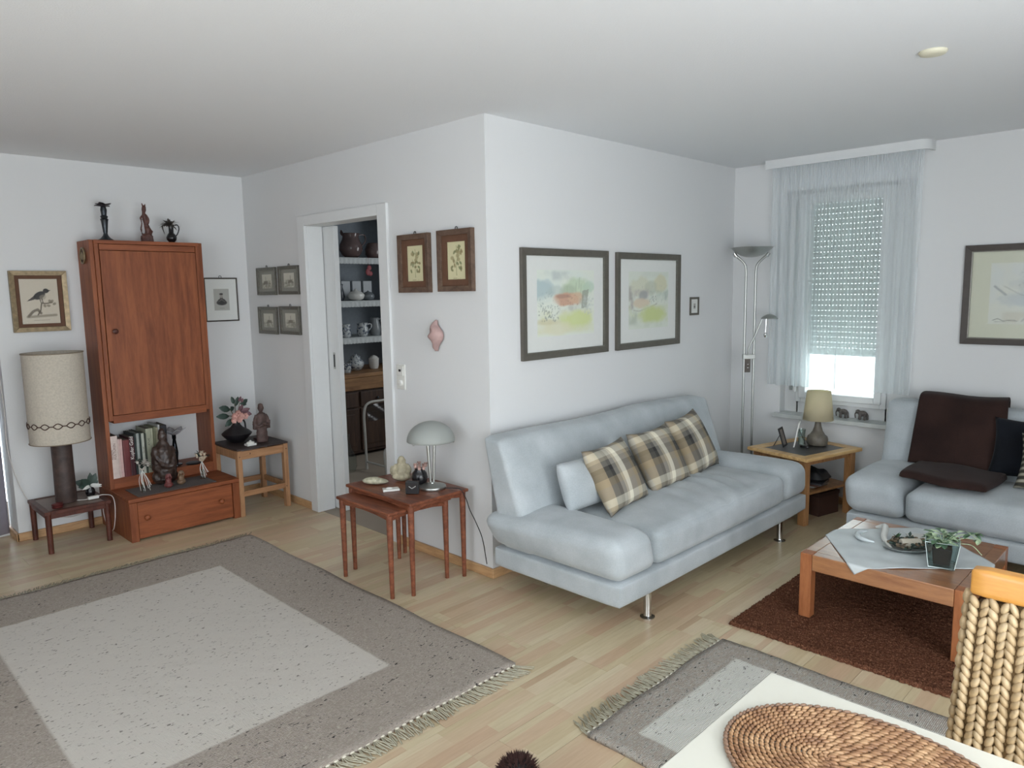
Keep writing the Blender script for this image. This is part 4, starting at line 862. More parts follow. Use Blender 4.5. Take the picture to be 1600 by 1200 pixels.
m = MB(); m.tube(curve([(.30, -.15, 0), (.30, -.155, .22), (.30, -.0, .24), (.30, .16, .22), (.30, .17, 0)]), .010, 8); m.tube([(0, -.15, .07), (.30, -.15, .07)], .010, 8); m.tube([(0, .17, .07), (.30, .17, .07)], .010, 8); obj('foot_frame', m, MR, t, smooth=60)
m = MB(); m.grid(lambda u, v: (.016+.01*math.sin(9*u+7*v), -.13+.28*u, .44+.15*v), 12, 8); obj('plastic_bag', m, glass('plastic_film', (170, 172, 176), 1.5, .25), t, smooth=60)
t = thing('glass_carafe', 'clear glass carafe with highlights standing on the pantry floor', 'carafe', (-2.72, .80, 0))
m = MB(); m.lathe([(.07, 0.0), (.09, .05), (.085, .14), (.045, .22), (.03, .30), (.038, .34)], n=24, capt=False); obj('body', m, MCLR, t, smooth=60)

# ------------------------------------------------------------------ nest of tables
def nest(label, x0, x1, y0, y1, zt, rl):
    cx, cy = (x0+x1)/2, (y0+y1)/2; hx, hy = (x1-x0)/2, (y1-y0)/2
    t = thing('nesting_table', label, 'table', (cx, cy, 0), 0)
    m = MB(); m.box(-hx, -hy, zt-.018, hx, hy, zt); obj('top', m, MTEAKX, t, bevel=.006, seg=3)
    a_, b_ = hx-.028, hy-.024
    for s_ in (-1, 1):
        m = MB(); m.prism([(-a_, zt-.019), (-a_, zt-.048), (-a_*.5, zt-.036), (0, zt-.033), (a_*.5, zt-.036), (a_, zt-.048), (a_, zt-.019)], s_*b_-.008, s_*b_+.008, 'y'); 
        if s_ < 0 or zt > .49: obj('apron', m, MTEAKX, t)
        m = MB(); m.prism([(-b_, zt-.019), (-b_, zt-.050), (-b_*.5, zt-.036), (0, zt-.033), (b_*.5, zt-.036), (b_, zt-.050), (b_, zt-.019)], s_*a_-.008, s_*a_+.008, 'x'); obj('apron', m, MTEAKX, t)
        for q in (-1, 1): m = MB(); m.cyl((s_*a_, q*b_, 0), (s_*a_, q*b_, zt-.0185), .0115, .018, 14); obj('leg', m, MTEAKD if False else MTEAKX, t, smooth=50)
    return t
nest('larger teak nesting table with mushroom lamp on it', -.716, -.112, -.475, -.068, .508, 1)
nest('smaller teak nesting table pulled half out from under the larger one', -.664, -.165, -.573, -.150, .468, 1)
zn = .509
t = thing('mushroom_lamp', 'steel table lamp with frosted glass dome shade on the nesting table', 'lamp', (-.268, -.20, zn))
m = MB(); m.lathe([(.076, 0), (.078, .004), (.076, .014), (.05, .022), (.014, .028), (.012, .034)], n=36); obj('base', m, MSTEEL, t, smooth=40)
for s_ in (-1, 1): m = MB(); m.cyl((s_*.006, s_*.006, .025), (s_*.013, s_*.013, .262), .0062, .0092, 10); obj('rod', m, MSTEEL, t, smooth=60)
m = MB(); m.cyl((0, 0, .262), (0, 0, .30), .022, .018, 14)
for k in range(3): a = k*2.094+.6; m.cyl((0, 0, .268), (.12*math.cos(a), .12*math.sin(a), .268), .0025, .0025, 6); m.ell((.128*math.cos(a), .128*math.sin(a), .266), .006, 8, 6)
obj('shade_holder', m, MSTEEL, t, smooth=60)
def frosted():
    m, nt, b = newmat('frosted_green_glass'); b.inputs['Base Color'].default_value = c4((188, 192, 188)); b.inputs['Roughness'].default_value = .35; b.inputs['Subsurface Weight'].default_value = 0
    tr = N(nt, 'ShaderNodeBsdfTranslucent'); tr.inputs[0].default_value = c4((200, 204, 200)); mx = N(nt, 'ShaderNodeMixShader'); mx.inputs[0].default_value = .45
    out = nt.nodes['Material Output']; nt.links.new(b.outputs[0], mx.inputs[1]); nt.links.new(tr.outputs[0], mx.inputs[2]); nt.links.new(mx.outputs[0], out.inputs[0]); return m
m = MB(); pf = [(.131*math.cos(a), .268+.108*math.sin(a)) for a in [i*math.pi/2/14 for i in range(15)]]; pf[-1] = (.002, pf[-1][1])
m.lathe(pf, n=48, capb=False); obj('glass_dome', m, frosted(), t, smooth=80, solidify=.003)
m = MB(); m.tube(curve([(.06, .03, .006), (.11, .06, .006), (.152, .075, .004), (.166, .10, -.05), (.175, .12, -.12), (.20, .14, -.19), (.24, .15, -.28), (.26, .16, -.42)]), .0025, 6); obj('cord', m, MBLACK, t, smooth=60)
t = thing('desk_clock', 'small black square clock with white hands on the nesting table', 'clock', (-.262, -.342, zn), math.radians(42))
m = MB(); m.box(-.036, -.016, 0, .036, .016, .068); obj('case', m, MBLACK, t, bevel=.004)
m = MB(); m.box(-.030, -.0175, .006, .030, -.0158, .062); obj('dial', m, MDKCER, t)
m = MB(); m.tube([(0, -.019, .032), (-.016, -.019, .044)], .0012, 4); m.tube([(0, -.019, .032), (.022, -.019, .046)], .0012, 4); obj('hands', m, MWHITE, t)
t = thing('dark_flower_vase', 'small black vase with pink rosettes behind the clock', 'vase', (-.36, -.215, zn))
m = MB(); m.lathe([(.024, 0), (.040, .02), (.046, .05), (.040, .075), (.026, .092), (.028, .1)], n=22); obj('vase', m, MDKCER, t, smooth=60)
m = MB(); r_ = random.Random(8)
for k in range(7):
    a = k*.9; c = Vector((.03*math.cos(a)+.01, .03*math.sin(a), .105+.012*(k % 2)))
    for q in range(6): b = q*1.047; m.leaf(c, (math.cos(b)*.7, math.sin(b)*.7, .5), .02, .018, bend=-.3, seg=2)
    m.ell(c, .009, 8, 6)
obj('rosettes', m, solid('dusty_pink', (182, 150, 140), .7, 0, .15), t)
t = thing('seated_buddha', 'pale stone laughing seated figure on the nesting table', 'figurine', (-.525, -.215, zn), math.radians(45))
m = MB(); m.ell((0, 0, .025), (.052, .04, .026)); m.ell((0, -.005, .055), (.038, .032, .035)); m.ell((0, 0, .085), (.034, .026, .03)); m.ell((0, -.002, .122), (.021, .021, .025)); m.ell((-.03, -.02, .03), (.025, .022, .018)); m.ell((.03, -.02, .03), (.025, .022, .018))
for s_ in (-1, 1): m.tube(curve([(s_*.028, 0, .095), (s_*.046, -.008, .07), (s_*.04, -.03, .045)]), .012, 8); m.ell((s_*.021, 0, .118), (.004, .006, .011))
m.ell((-.055, .0, .06), (.014, .014, .03)); obj('figure', m, solid('aged_plaster', (164, 156, 132), .7, 0, .22, 50, .4, 120), t, remesh=.0035)
t = thing('carved_shell', 'pale carved elongated shell lying at the left of the nesting table', 'shell', (-.575, -.365, zn), math.radians(45))
m = MB(); m.ell((0, 0, .022), (.075, .032, .021), 20, 12); m.v = [(x, y, max(.0005, z*(1-.35*max(0, x)/.075))) for x, y, z in m.v]; obj('shell_body', m, solid('speckled_shell', (168, 164, 142), .6, 0, .3, 55), t, smooth=80)
t = thing('white_box', 'small flat white box beside the clock', 'box', (-.40, -.385, zn), math.radians(62)); m = MB(); m.box(-.045, -.024, 0, .045, .024, .012); obj('tray', m, MWHITE, t, bevel=.002); m = MB(); m.ell((-.01, 0, .014), (.018, .014, .006)); obj('trinket', m, MWHITE, t, smooth=60)

# ------------------------------------------------------------------ sofas
def fabric(name, c, c2, sc=160, sheen=.2):
    m, nt, b = newmat(name); v = coords(nt); n = N(nt, 'ShaderNodeTexNoise'); n.inputs['Scale'].default_value = sc; n.inputs['Detail'].default_value = 4
    n2 = N(nt, 'ShaderNodeTexNoise'); n2.inputs['Scale'].default_value = 5; n2.inputs['Detail'].default_value = 3; nt.links.new(v, n.inputs['Vector']); nt.links.new(v, n2.inputs['Vector'])
    md = N(nt, 'ShaderNodeMath', operation='MULTIPLY_ADD'); md.inputs[1].default_value = .4; nt.links.new(n.outputs['Fac'], md.inputs[0]); nt.links.new(n2.outputs['Fac'], md.inputs[2])
    nt.links.new(ramp(nt, md.outputs[0], [(.45, c4(c2)), (.95, c4(c))]), b.inputs['Base Color']); b.inputs['Roughness'].default_value = .95; b.inputs['Specular IOR Level'].default_value = .15
    b.inputs['Sheen Weight'].default_value = sheen; b.inputs['Sheen Roughness'].default_value = .5; bump(nt, b, n.outputs['Fac'], .25, .002); return m
MSOFA = fabric('bluegrey_microfibre', (183, 189, 192), (156, 163, 166))
def q8(x0, x1, y0, y1, z0, z1): return [(x0, y0, z0), (x1, y0, z0), (x1, y1, z0), (x0, y1, z0), (x0, y0, z1), (x1, y0, z1), (x1, y1, z1), (x0, y1, z1)]
def sofa(label, loc, rz):
    t = thing('sofa', label, 'sofa', loc, rz)
    m = MB(); m.puffy(q8(.10, .925, .012, 2.06, .135, .245), (.05, .02, .3), 8); obj('base_frame', m, MSOFA, t, smooth=60)
    def wr(x, y, z):
        k = max(0, z)*(1-y*y)
        w_ = .013*math.exp(-((y-.25)/.45)**2)*math.sin(30*y+9*x*x-4*x)*math.exp(-((x-.25)/.75)**2)+.003*math.sin(17*y+4*x+1)
        return (0, 0, k*w_-.008*math.exp(-(y/.035)**2)*max(0, z))
    m = MB(); m.puffy([(.28, .325, .246), (.925, .325, .246), (.925, 1.745, .246), (.28, 1.745, .246), (.28, .325, .425), (.925, .325, .425), (.925, 1.745, .425), (.28, 1.745, .425)], (.17, .09, .55), 50, (0, .012, 0, 0, 0, .035), wr); obj('seat_cushion', m, MSOFA, t, smooth=180)
    m = MB(); m.puffy([(.10, .015, .246), (.93, .005, .246), (.93, .335, .246), (.10, .36, .246), (.06, -.07, .42), (.925, -.02, .462), (.925, .28, .452), (.06, .31, .47)], (.16, .42, .62), 18, (.0, .006, .01, 0, 0, .022)); obj('armrest', m, MSOFA, t, smooth=180)
    m = MB(); m.puffy([(.10, 1.71, .246), (.93, 1.735, .246), (.93, 2.065, .246), (.10, 2.055, .246), (.06, 1.76, .47), (.925, 1.79, .452), (.925, 2.05, .462), (.06, 2.10, .42)], (.16, .42, .62), 18, (.0, .006, 0, .01, 0, .022)); obj('armrest', m, MSOFA, t, smooth=180)
    def gr(x, y, z): return (-.006*math.exp(-((y-.0)/.02)**2)*(1 if x > .5 else 0), 0, -.006*math.exp(-((y)/.25)**2)*max(0, z)+.006*math.sin(5*y)*max(0, z))
    m = MB(); m.puffy([(.15, .01, .25), (.40, .01, .25), (.40, 2.05, .25), (.15, 2.05, .25), (.045, -.01, .832), (.185, -.01, .825), (.185, 2.06, .825), (.045, 2.06, .832)], (.42, .04, .10), 30, (0, .022, 0, 0, 0, .012), gr); obj('backrest', m, MSOFA, t, smooth=180)
    for x, y in ((.887, .29), (.887, 1.752), (.25, .29), (.25, 1.752)):
        m = MB(); m.lathe([(.036, 0), (.036, .004), (.020, .010), (.019, .014), (.019, .138)], (x, y, 0), 20); obj('leg', m, MCHROME, t, smooth=45)
    return t
s1 = sofa('long blue-grey microfibre sofa with plaid cushions along the wall below the watercolours', (0.02, -.12, 0), 0)
s2 = dup(s1, (1.255, YD-.03, 0), -R90, 'blue-grey sofa with brown blanket under the ink picture, at the right edge')

# cushions
def plaid():
    m, nt, b = newmat('plaid_weave'); tc = N(nt, 'ShaderNodeTexCoord'); sp = N(nt, 'ShaderNodeSeparateXYZ'); nt.links.new(tc.outputs['Object'], sp.inputs[0])
    def band(outp, off):
        mu = N(nt, 'ShaderNodeMath', operation='MULTIPLY_ADD'); mu.inputs[1].default_value = 3.9; mu.inputs[2].default_value = off; nt.links.new(outp, mu.inputs[0])
        fr = N(nt, 'ShaderNodeMath', operation='FRACT'); nt.links.new(mu.outputs[0], fr.inputs[0])
        r = N(nt, 'ShaderNodeValToRGB'); r.color_ramp.interpolation = 'CONSTANT'; e = r.color_ramp.elements
        st = [(0, (228, 222, 202)), (.15, (142, 134, 122)), (.40, (152, 136, 108)), (.56, (72, 70, 64)), (.70, (36, 36, 35)), (.80, (126, 122, 114)), (.92, (176, 166, 146))]
        while len(e) < len(st): e.new(.5)
        for el, (p, c) in zip(e, st): el.position = p; el.color = c4(c)
        nt.links.new(fr.outputs[0], r.inputs[0]); return r.outputs[0]
    a = band(sp.outputs[0], .17); c = band(sp.outputs[1], .55); mx = N(nt, 'ShaderNodeMixRGB'); mx.inputs[0].default_value = .38; nt.links.new(a, mx.inputs[1]); nt.links.new(c, mx.inputs[2])
    n = N(nt, 'ShaderNodeTexNoise'); n.inputs['Scale'].default_value = 500; nt.links.new(tc.outputs['Object'], n.inputs['Vector'])
    nt.links.new(mx.outputs[0], b.inputs['Base Color']); b.inputs['Roughness'].default_value = .8; bump(nt, b, n.outputs['Fac'], .2, .001); return m
MPLAID = plaid()
def cushion(label, c, xd, yd, w, h, th, mt, name='cushion', pinch=.10, seed=0):
    # xd: unit vector along width, yd: up along face
    xd = Vector(xd).normalized(); yd = Vector(yd); yd = (yd-xd*yd.dot(xd)).normalized(); zd = xd.cross(yd)
    t = thing(name, label, 'cushion', c); m = MB(); n = 22; r = random.Random(seed); ph = r.uniform(0, 6)
    def f(s_):
        def g(u, v):
            a, b_ = 2*u-1, 2*v-1; k = max(0, (1-a*a))**.42*max(0, (1-b_*b_))**.42
            x = a*w/2*(1-pinch*(1-b_*b_)*(abs(a)**3)); y = b_*h/2*(1-pinch*(1-a*a)*(abs(b_)**3))
            z = s_*th/2*k*(1+.05*math.sin(5*a+ph)*math.sin(4*b_+ph))
            return (x, y, z)
        return g
    m.grid(f(1), n, n); st = len(m.f); m.grid(f(-1), n, n); m.f[st:] = [q[::-1] for q in m.f[st:]]
    o = obj('cover', m, mt, t, smooth=180)
    bm = bmesh.new(); bm.from_mesh(o.data); bmesh.ops.remove_doubles(bm, verts=bm.verts, dist=1e-4); bm.to_mesh(o.data); bm.free()
    R = Matrix((xd, yd, zd)).transposed().to_4x4(); t.rotation_euler = R.to_euler(); return t
cushion('plain blue-grey lumbar cushion, leftmost on the long sofa', (.445, .27, .575), (0, 1, 0), (-.35, 0, 1), .38, .26, .15, MSOFA, pinch=.03)
cushion('plaid cushion leaning at the front left of the three on the long sofa', (.53, .425, .595), (-.12, 1, .02), (-.55, .03, 1), .42, .37, .15, MPLAID, seed=1)
cushion('plaid cushion in the middle of the three on the long sofa', (.48, .92, .595), (-.05, 1, .0), (-.58, .08, 1), .44, .38, .15, MPLAID, seed=2)
cushion('plaid cushion nearest the floor lamp on the long sofa', (.44, 1.36, .605), (-.12, 1, .06), (-.52, .06, 1), .42, .40, .15, MPLAID, seed=3)
MBLANK = fabric('dark_brown_fleece', (54, 38, 34), (36, 25, 23), 220, .05)
# blanket over back of sofa 2 (follows the leaning back)
prof = [(2.655, .62), (2.652, .80), (2.63, .868), (2.55, .884), (2.462, .872), (2.42, .80), (2.36, .68), (2.30, .56), (2.255, .475)]
pc = curve([(0, a, b) for a, b in prof], 6)
def blank(u, v):
    q = pc[min(int(v*(len(pc)-1)+.5), len(pc)-1)]; x = 1.435+.455*u+.045*(v)*(u+.2)*(1 if v > .4 else .4)
    return (x, q[1]-.004-.006*math.sin(9*u+3*v)*v-.005*(math.exp(-((u-.52)/.03)**2)), q[2]+.006*math.sin(6*u+1))
m = MB(); m.grid(blank, 40, len(pc)-1); o = obj('brown_blanket', m, MBLANK, smooth=180, solidify=.014); tag(o, 'dark brown fleece blanket draped over the back of the right sofa', 'blanket')
m = MB(); m.puffy([(1.50, 1.86, .462), (1.96, 1.80, .458), (1.99, 2.20, .468), (1.50, 2.24, .468), (1.51, 1.88, .505), (1.95, 1.83, .498), (1.98, 2.2, .512), (1.51, 2.24, .512)], (.08, .08, .9), 16, (0, 0, 0, 0, 0, .006), lambda x, y, z: (0, 0, .006*math.sin(4*x+2*y))); o = obj('folded_throw', m, MBLANK, smooth=180); tag(o, 'folded dark brown throw lying on the seat of the right sofa', 'throw')
cushion('dark navy cushion beside the brown blanket', (2.08, 2.30, .635), (1, 0, 0), (0, .45, 1), .42, .36, .13, fabric('navy_cloth', (26, 29, 36), (16, 18, 22), 160, .04), seed=4)
def striped():
    m, nt, b = newmat('striped_cloth'); tc = N(nt, 'ShaderNodeTexCoord'); w = N(nt, 'ShaderNodeTexWave'); w.bands_direction = 'Y'; w.inputs['Scale'].default_value = 9; w.inputs['Distortion'].default_value = 1.2
    nt.links.new(tc.outputs['Object'], w.inputs['Vector']); nt.links.new(ramp(nt, w.outputs['Fac'], [(.3, c4((48, 46, 40))), (.55, c4((98, 90, 70))), (.8, c4((150, 146, 132)))]), b.inputs['Base Color']); b.inputs['Roughness'].default_value = .85; return m
cushion('striped grey-olive cushion at the right edge in front of the navy one', (2.24, 2.10, .61), (1, 0, 0), (-.1, .5, 1), .40, .32, .13, striped(), seed=5)

# ------------------------------------------------------------------ floor lamp
t = thing('floor_lamp', 'steel uplighter floor lamp with twin poles and reading arm', 'lamp', (.262, 2.45, 0))
m = MB(); m.lathe([(.13, 0), (.132, .006), (.128, .022), (.05, .03), (.02, .034)], n=40); obj('base', m, MSTEEL, t, smooth=40)
for s_ in (-1, 1):
    d0 = Vector((.72, .69, 0))*.036; 
    m = MB(); m.tube([(s_*d0.x, s_*d0.y, .025), (s_*d0.x, s_*d0.y, 1.66)]+[tuple(p) for p in curve([(s_*d0.x, s_*d0.y, 1.70), (s_*d0.x*1.25, s_*d0.y*1.25, 1.75), (s_*d0.x*2.2, s_*d0.y*2.2, 1.79), (s_*d0.x*3.3, s_*d0.y*3.3, 1.822)])], .0085, 12); pl = obj('pole', m, MSTEEL, t, smooth=60)
    m = MB(); m.cyl((s_*d0.x*3.1, s_*d0.y*3.1, 1.812), (s_*d0.x*3.6, s_*d0.y*3.6, 1.836), .014, .014, 12); obj('bowl_clip', m, MCHROME, pl, smooth=50)
m = MB(); pb = [(.002, 1.805), (.04, 1.808), (.08, 1.82), (.12, 1.845), (.15, 1.874), (.158, 1.877), (.150, 1.879), (.115, 1.852), (.07, 1.828), (.002, 1.815)]; m.lathe(pb, n=44, capb=False, capt=False); obj('uplight_bowl', m, MSTEEL, t, smooth=60)
m = MB(); m.lathe([(.02, 1.815), (.02, 1.87), (.012, 1.885), (.002, 1.888)], n=16); obj('bulb_cap', m, MCHROME, t, smooth=50)
m = MB(); m.box(-.034, -.012, .95, .010, .016, 1.055); m.v = [tuple(Matrix.Rotation(.77, 3, 'Z')@Vector(v)) for v in m.v]; bx_ = obj('dimmer_box', m, solid('dark_box', (84, 78, 72), .4, .3), t, bevel=.003)
for z in (.985, 1.01): m = MB(); m.ell((.0, -.016, z), (.009, .006, .004), 8, 6); obj('slider', m, MCHROME, bx_, smooth=60)
m = MB(); m.box(-.046, -.014, 1.05, .046, .014, 1.085); m.v = [tuple(Matrix.Rotation(.77, 3, 'Z')@Vector(v)) for v in m.v]; obj('bracket', m, MSTEEL, t, bevel=.003)
m = MB(); m.tube(curve([(.0, -.02, 1.08), (.01, -.02, 1.14), (.05, -.0, 1.24), (.085, .02, 1.345)]), .0065, 8); ra = obj('reading_arm', m, MSTEEL, t, smooth=60)
m = MB(); m.lathe([(.062, 0), (.060, .006), (.045, .020), (.02, .032), (.001, .036), ], (.13, .05, 1.352), 28, capb=True); obj('reading_shade', m, MSTEEL, ra, smooth=60)
m = MB(); m.tube([(.112, .035, 1.352), (.110, .033, 1.25)], .002, 5); m.ell((.110, .033, 1.232), (.013, .013, .02), 8, 6); obj('pull_pendant', m, MCHROME, ra)

# elephants
def eleph(label, x):
    t = thing('elephant_figurine', label, 'figurine', (x, NY-.045, .6325), math.pi, 'elephants on the windowsill'); m = MB()
    m.ell((0, 0, .045), (.032, .017, .021)); m.ell((.034, 0, .056), (.016, .014, .016)); m.tube(curve([(.045, 0, .055), (.052, 0, .035), (.050, 0, .012), (.055, 0, .006)]), [.006]*9+[.004]*8+[.003]*8, 8) if False else m.tube(curve([(.044, 0, .055), (.053, 0, .035), (.049, 0, .008)]), .0048, 8)
    for (a, b, s_) in ((-.022, -.010, -.006), (-.020, .010, .004), (.018, -.010, .008), (.020, .010, -.005)): m.tube([(a, b, .045), (a+s_, b, .022), (a+s_*1.2, b, 0.0)], [.010, .008, .008], 8)
    m.leaf((.030, -.012, .064), (-.4, -.6, -1), .026, .022); m.leaf((.030, .012, .064), (-.4, .6, -1), .026, .022); m.tube(curve([(-.031, 0, .05), (-.038, 0, .035), (-.037, 0, .02)]), .0018, 5)
    obj('body', m, solid('grey_carved_stone', (84, 78, 74), .6, 0, .25, 60), t, remesh=.0028)
    return t
eleph('grey elephant figurine on the windowsill, nearer the table lamp', .872); eleph('grey elephant figurine on the windowsill, nearer the right sofa', 1.006)

# ------------------------------------------------------------------ corner table
ZC = .468
t = thing('corner_table', 'square beech table with dark inlay between the two sofas', 'table', (.765, 2.305, 0), math.radians(-14))
hx, hy = .245, .30
m = MB(); w = .075
m.box(-hx, -hy, ZC-.024, hx, -hy+w, ZC); m.box(-hx, hy-w, ZC-.024, hx, hy, ZC); m.box(-hx, -hy+w, ZC-.024, -hx+w, hy-w, ZC); m.box(hx-w, -hy+w, ZC-.024, hx, hy-w, ZC); obj('top_frame', m, MBEECH, t, bevel=.004)
m = MB(); m.box(-hx+w, -hy+w, ZC-.02, hx-w, hy-w, ZC-.004); obj('top_inlay', m, solid('dark_slate_inlay', (66, 64, 64), .3, 0, .12, 12), t)
for a in (-1, 1):
    for b in (-1, 1): m = MB(); m.box(a*(hx-.03), b*(hy-.03), 0, a*(hx-.082), b*(hy-.082), ZC-.0245); obj('leg', m, MBEECHD, t, bevel=.004)
for b in (-1, 1):
    m = MB(); m.box(-hx+.083, b*(hy-.045), ZC-.06, hx-.083, b*(hy-.063), ZC-.0245); obj('apron', m, MBEECHD, t); m = MB(); m.box(b*(hx-.045), -hy+.083, ZC-.06, b*(hx-.063), hy-.083, ZC-.0245); obj('apron', m, MBEECHD, t)
m = MB(); m.box(-hx+.05, -hy+.083, .20, hx-.05, hy-.083, .216); m.box(-hx+.083, -hy+.05, .20, hx-.083, -hy+.083, .216); m.box(-hx+.083, hy-.083, .20, hx-.083, hy-.05, .216); obj('lower_shelf', m, MBEECHD, t)
for k in range(4):
    o = MB(); o.box(-.14, -.10, 0, .14, .10, .010); o = obj('magazine', o, solid('magazine_%d' % k, [(120, 110, 104), (150, 150, 146), (90, 60, 50), (60, 60, 64)][k], .4, 0, .3, 12), loc=(.76+.012*k, 2.28-.01*k, .2165+.0105*k)); o.rotation_euler = (0, 0, -.24+.12*k)
    tag(o, ['bottom magazine of the pile under the corner table', 'white magazine second from the bottom under the corner table', 'reddish magazine in the pile under the corner table', 'dark top magazine under the corner table'][k], 'magazine', 'magazines under the corner table')
m = MB(); m.puffy([(-.15, -.11, 0), (.15, -.11, 0), (.15, .11, 0), (-.15, .11, 0), (-.1, -.08, .07), (.1, -.08, .07), (.1, .08, .06), (-.1, .08, .06)], .5, 10, (0, 0, 0, 0, 0, .01), lambda x, y, z: (0, 0, .008*math.sin(6*x+3*y)*max(0, z))); o = obj('black_bag', m, MBLACK, smooth=180, loc=(.80, 2.30, .2595)); tag(o, 'crumpled black bag on the magazines under the corner table', 'bag')
t = thing('shoe_box', 'dark brown box standing on the floor under the corner table', 'box', (.80, 2.40, 0), math.radians(-14)); m = MB(); m.box(-.13, -.11, 0, .13, .11, .15); obj('box_body', m, solid('dark_cardboard', (70, 44, 34), .8), t, bevel=.003); m = MB(); m.box(-.133, -.113, .135, .133, .113, .165); obj('box_lid', m, solid('dark_cardboard_lid', (60, 36, 28), .8), t, bevel=.003)
t = thing('ceramic_lamp', 'small table lamp with cream shade and ribbed grey base on the corner table', 'lamp', (.80, 2.44, ZC+.001))
m = MB(); m.lathe([(.060, 0), (.066, .006), (.070, .04), (.066, .062), (.05, .075), (.034, .10), (.024, .13), (.020, .16), (.018, .185)], n=36, wob=lambda a, z: 1+(.035*math.sin(14*a) if .004 < z < .055 else 0)); obj('base', m, solid('taupe_ceramic', (104, 98, 88), .5, 0, .25, 25), t, smooth=60)
def shademat():
    m, nt, b = newmat('cream_shade'); b.inputs['Base Color'].default_value = c4((228, 220, 194)); b.inputs['Roughness'].default_value = .9; tr = N(nt, 'ShaderNodeBsdfTranslucent'); tr.inputs[0].default_value = c4((236, 228, 200)); mx = N(nt, 'ShaderNodeMixShader'); mx.inputs[0].default_value = .55
    nt.links.new(b.outputs[0], mx.inputs[1]); nt.links.new(tr.outputs[0], mx.inputs[2]); nt.links.new(mx.outputs[0], nt.nodes['Material Output'].inputs[0]); return m
m = MB(); m.lathe([(.100, .180), (.078, .385)], n=48, capb=False, capt=False); obj('shade', m, shademat(), t, smooth=80, solidify=.003)
m = MB(); m.cyl((0, 0, .18), (0, 0, .25), .010, .010, 10); m.tube([(-.095, 0, .2), (.095, 0, .2)], .002, 5); obj('socket', m, MSTEEL, t)
def pframe(label, loc, rz, w, h, lean, mt):
    t = thing('photo_frame', label, 'photo frame', loc); t.rotation_euler = (lean, 0, rz)
    m = MB(); mitre(m, w, h, .012, 0, -.008); m.v = [(x, y, z+h/2) for x, y, z in m.v]; obj('frame', m, mt, t)
    m = MB(); m.box(-w/2+.01, -.004, .01, w/2-.01, -.001, h-.01); obj('photo', m, solid('photo_paper', (120, 112, 104), .4, 0, .5, 18), t)
    m = MB(); m.hexa([(-.012, .001, h*.7), (.012, .001, h*.7), (.012, .003, h*.7), (-.012, .003, h*.7), (-.012, .07, .02), (.012, .07, .02), (.012, .073, .02), (-.012, .073, .02)]); obj('easel_strut', m, MBLACK, t)
pframe('dark photo frame leaning back at the left of the corner table', (.655, 2.235, ZC+.002), math.radians(100), .10, .135, math.radians(-17), MBLACK)
pframe('white photo frame seen edge-on on the corner table', (.70, 2.30, ZC+.002), math.radians(-70), .13, .175, math.radians(-10), MWHITE)
t = thing('tealight_glass', 'clear glass tealight holder between photo frames and ceramic lamp', 'candle holder', (.72, 2.36, ZC+.001)); m = MB(); m.lathe([(.024, 0), (.024, .08), (.028, .115), (.026, .115), (.021, .08), (.021, .006)], n=20, capt=False); obj('glass', m, MCLR, t, smooth=50); m = MB(); m.lathe([(.018, .007), (.018, .05)], n=16); obj('candle', m, MWHITE, t, smooth=50)
m = MB(); m.puffy([(-.03, -.012, 0), (.03, -.012, 0), (.03, .012, 0), (-.03, .012, 0), (-.025, -.01, .014), (.025, -.01, .014), (.025, .01, .014), (-.025, .01, .014)], .4, 6); o = obj('glasses_case', m, MDKCER, smooth=180, loc=(.77, 2.30, ZC-.002)); tag(o, 'small dark case lying in front of the ceramic lamp', 'case')

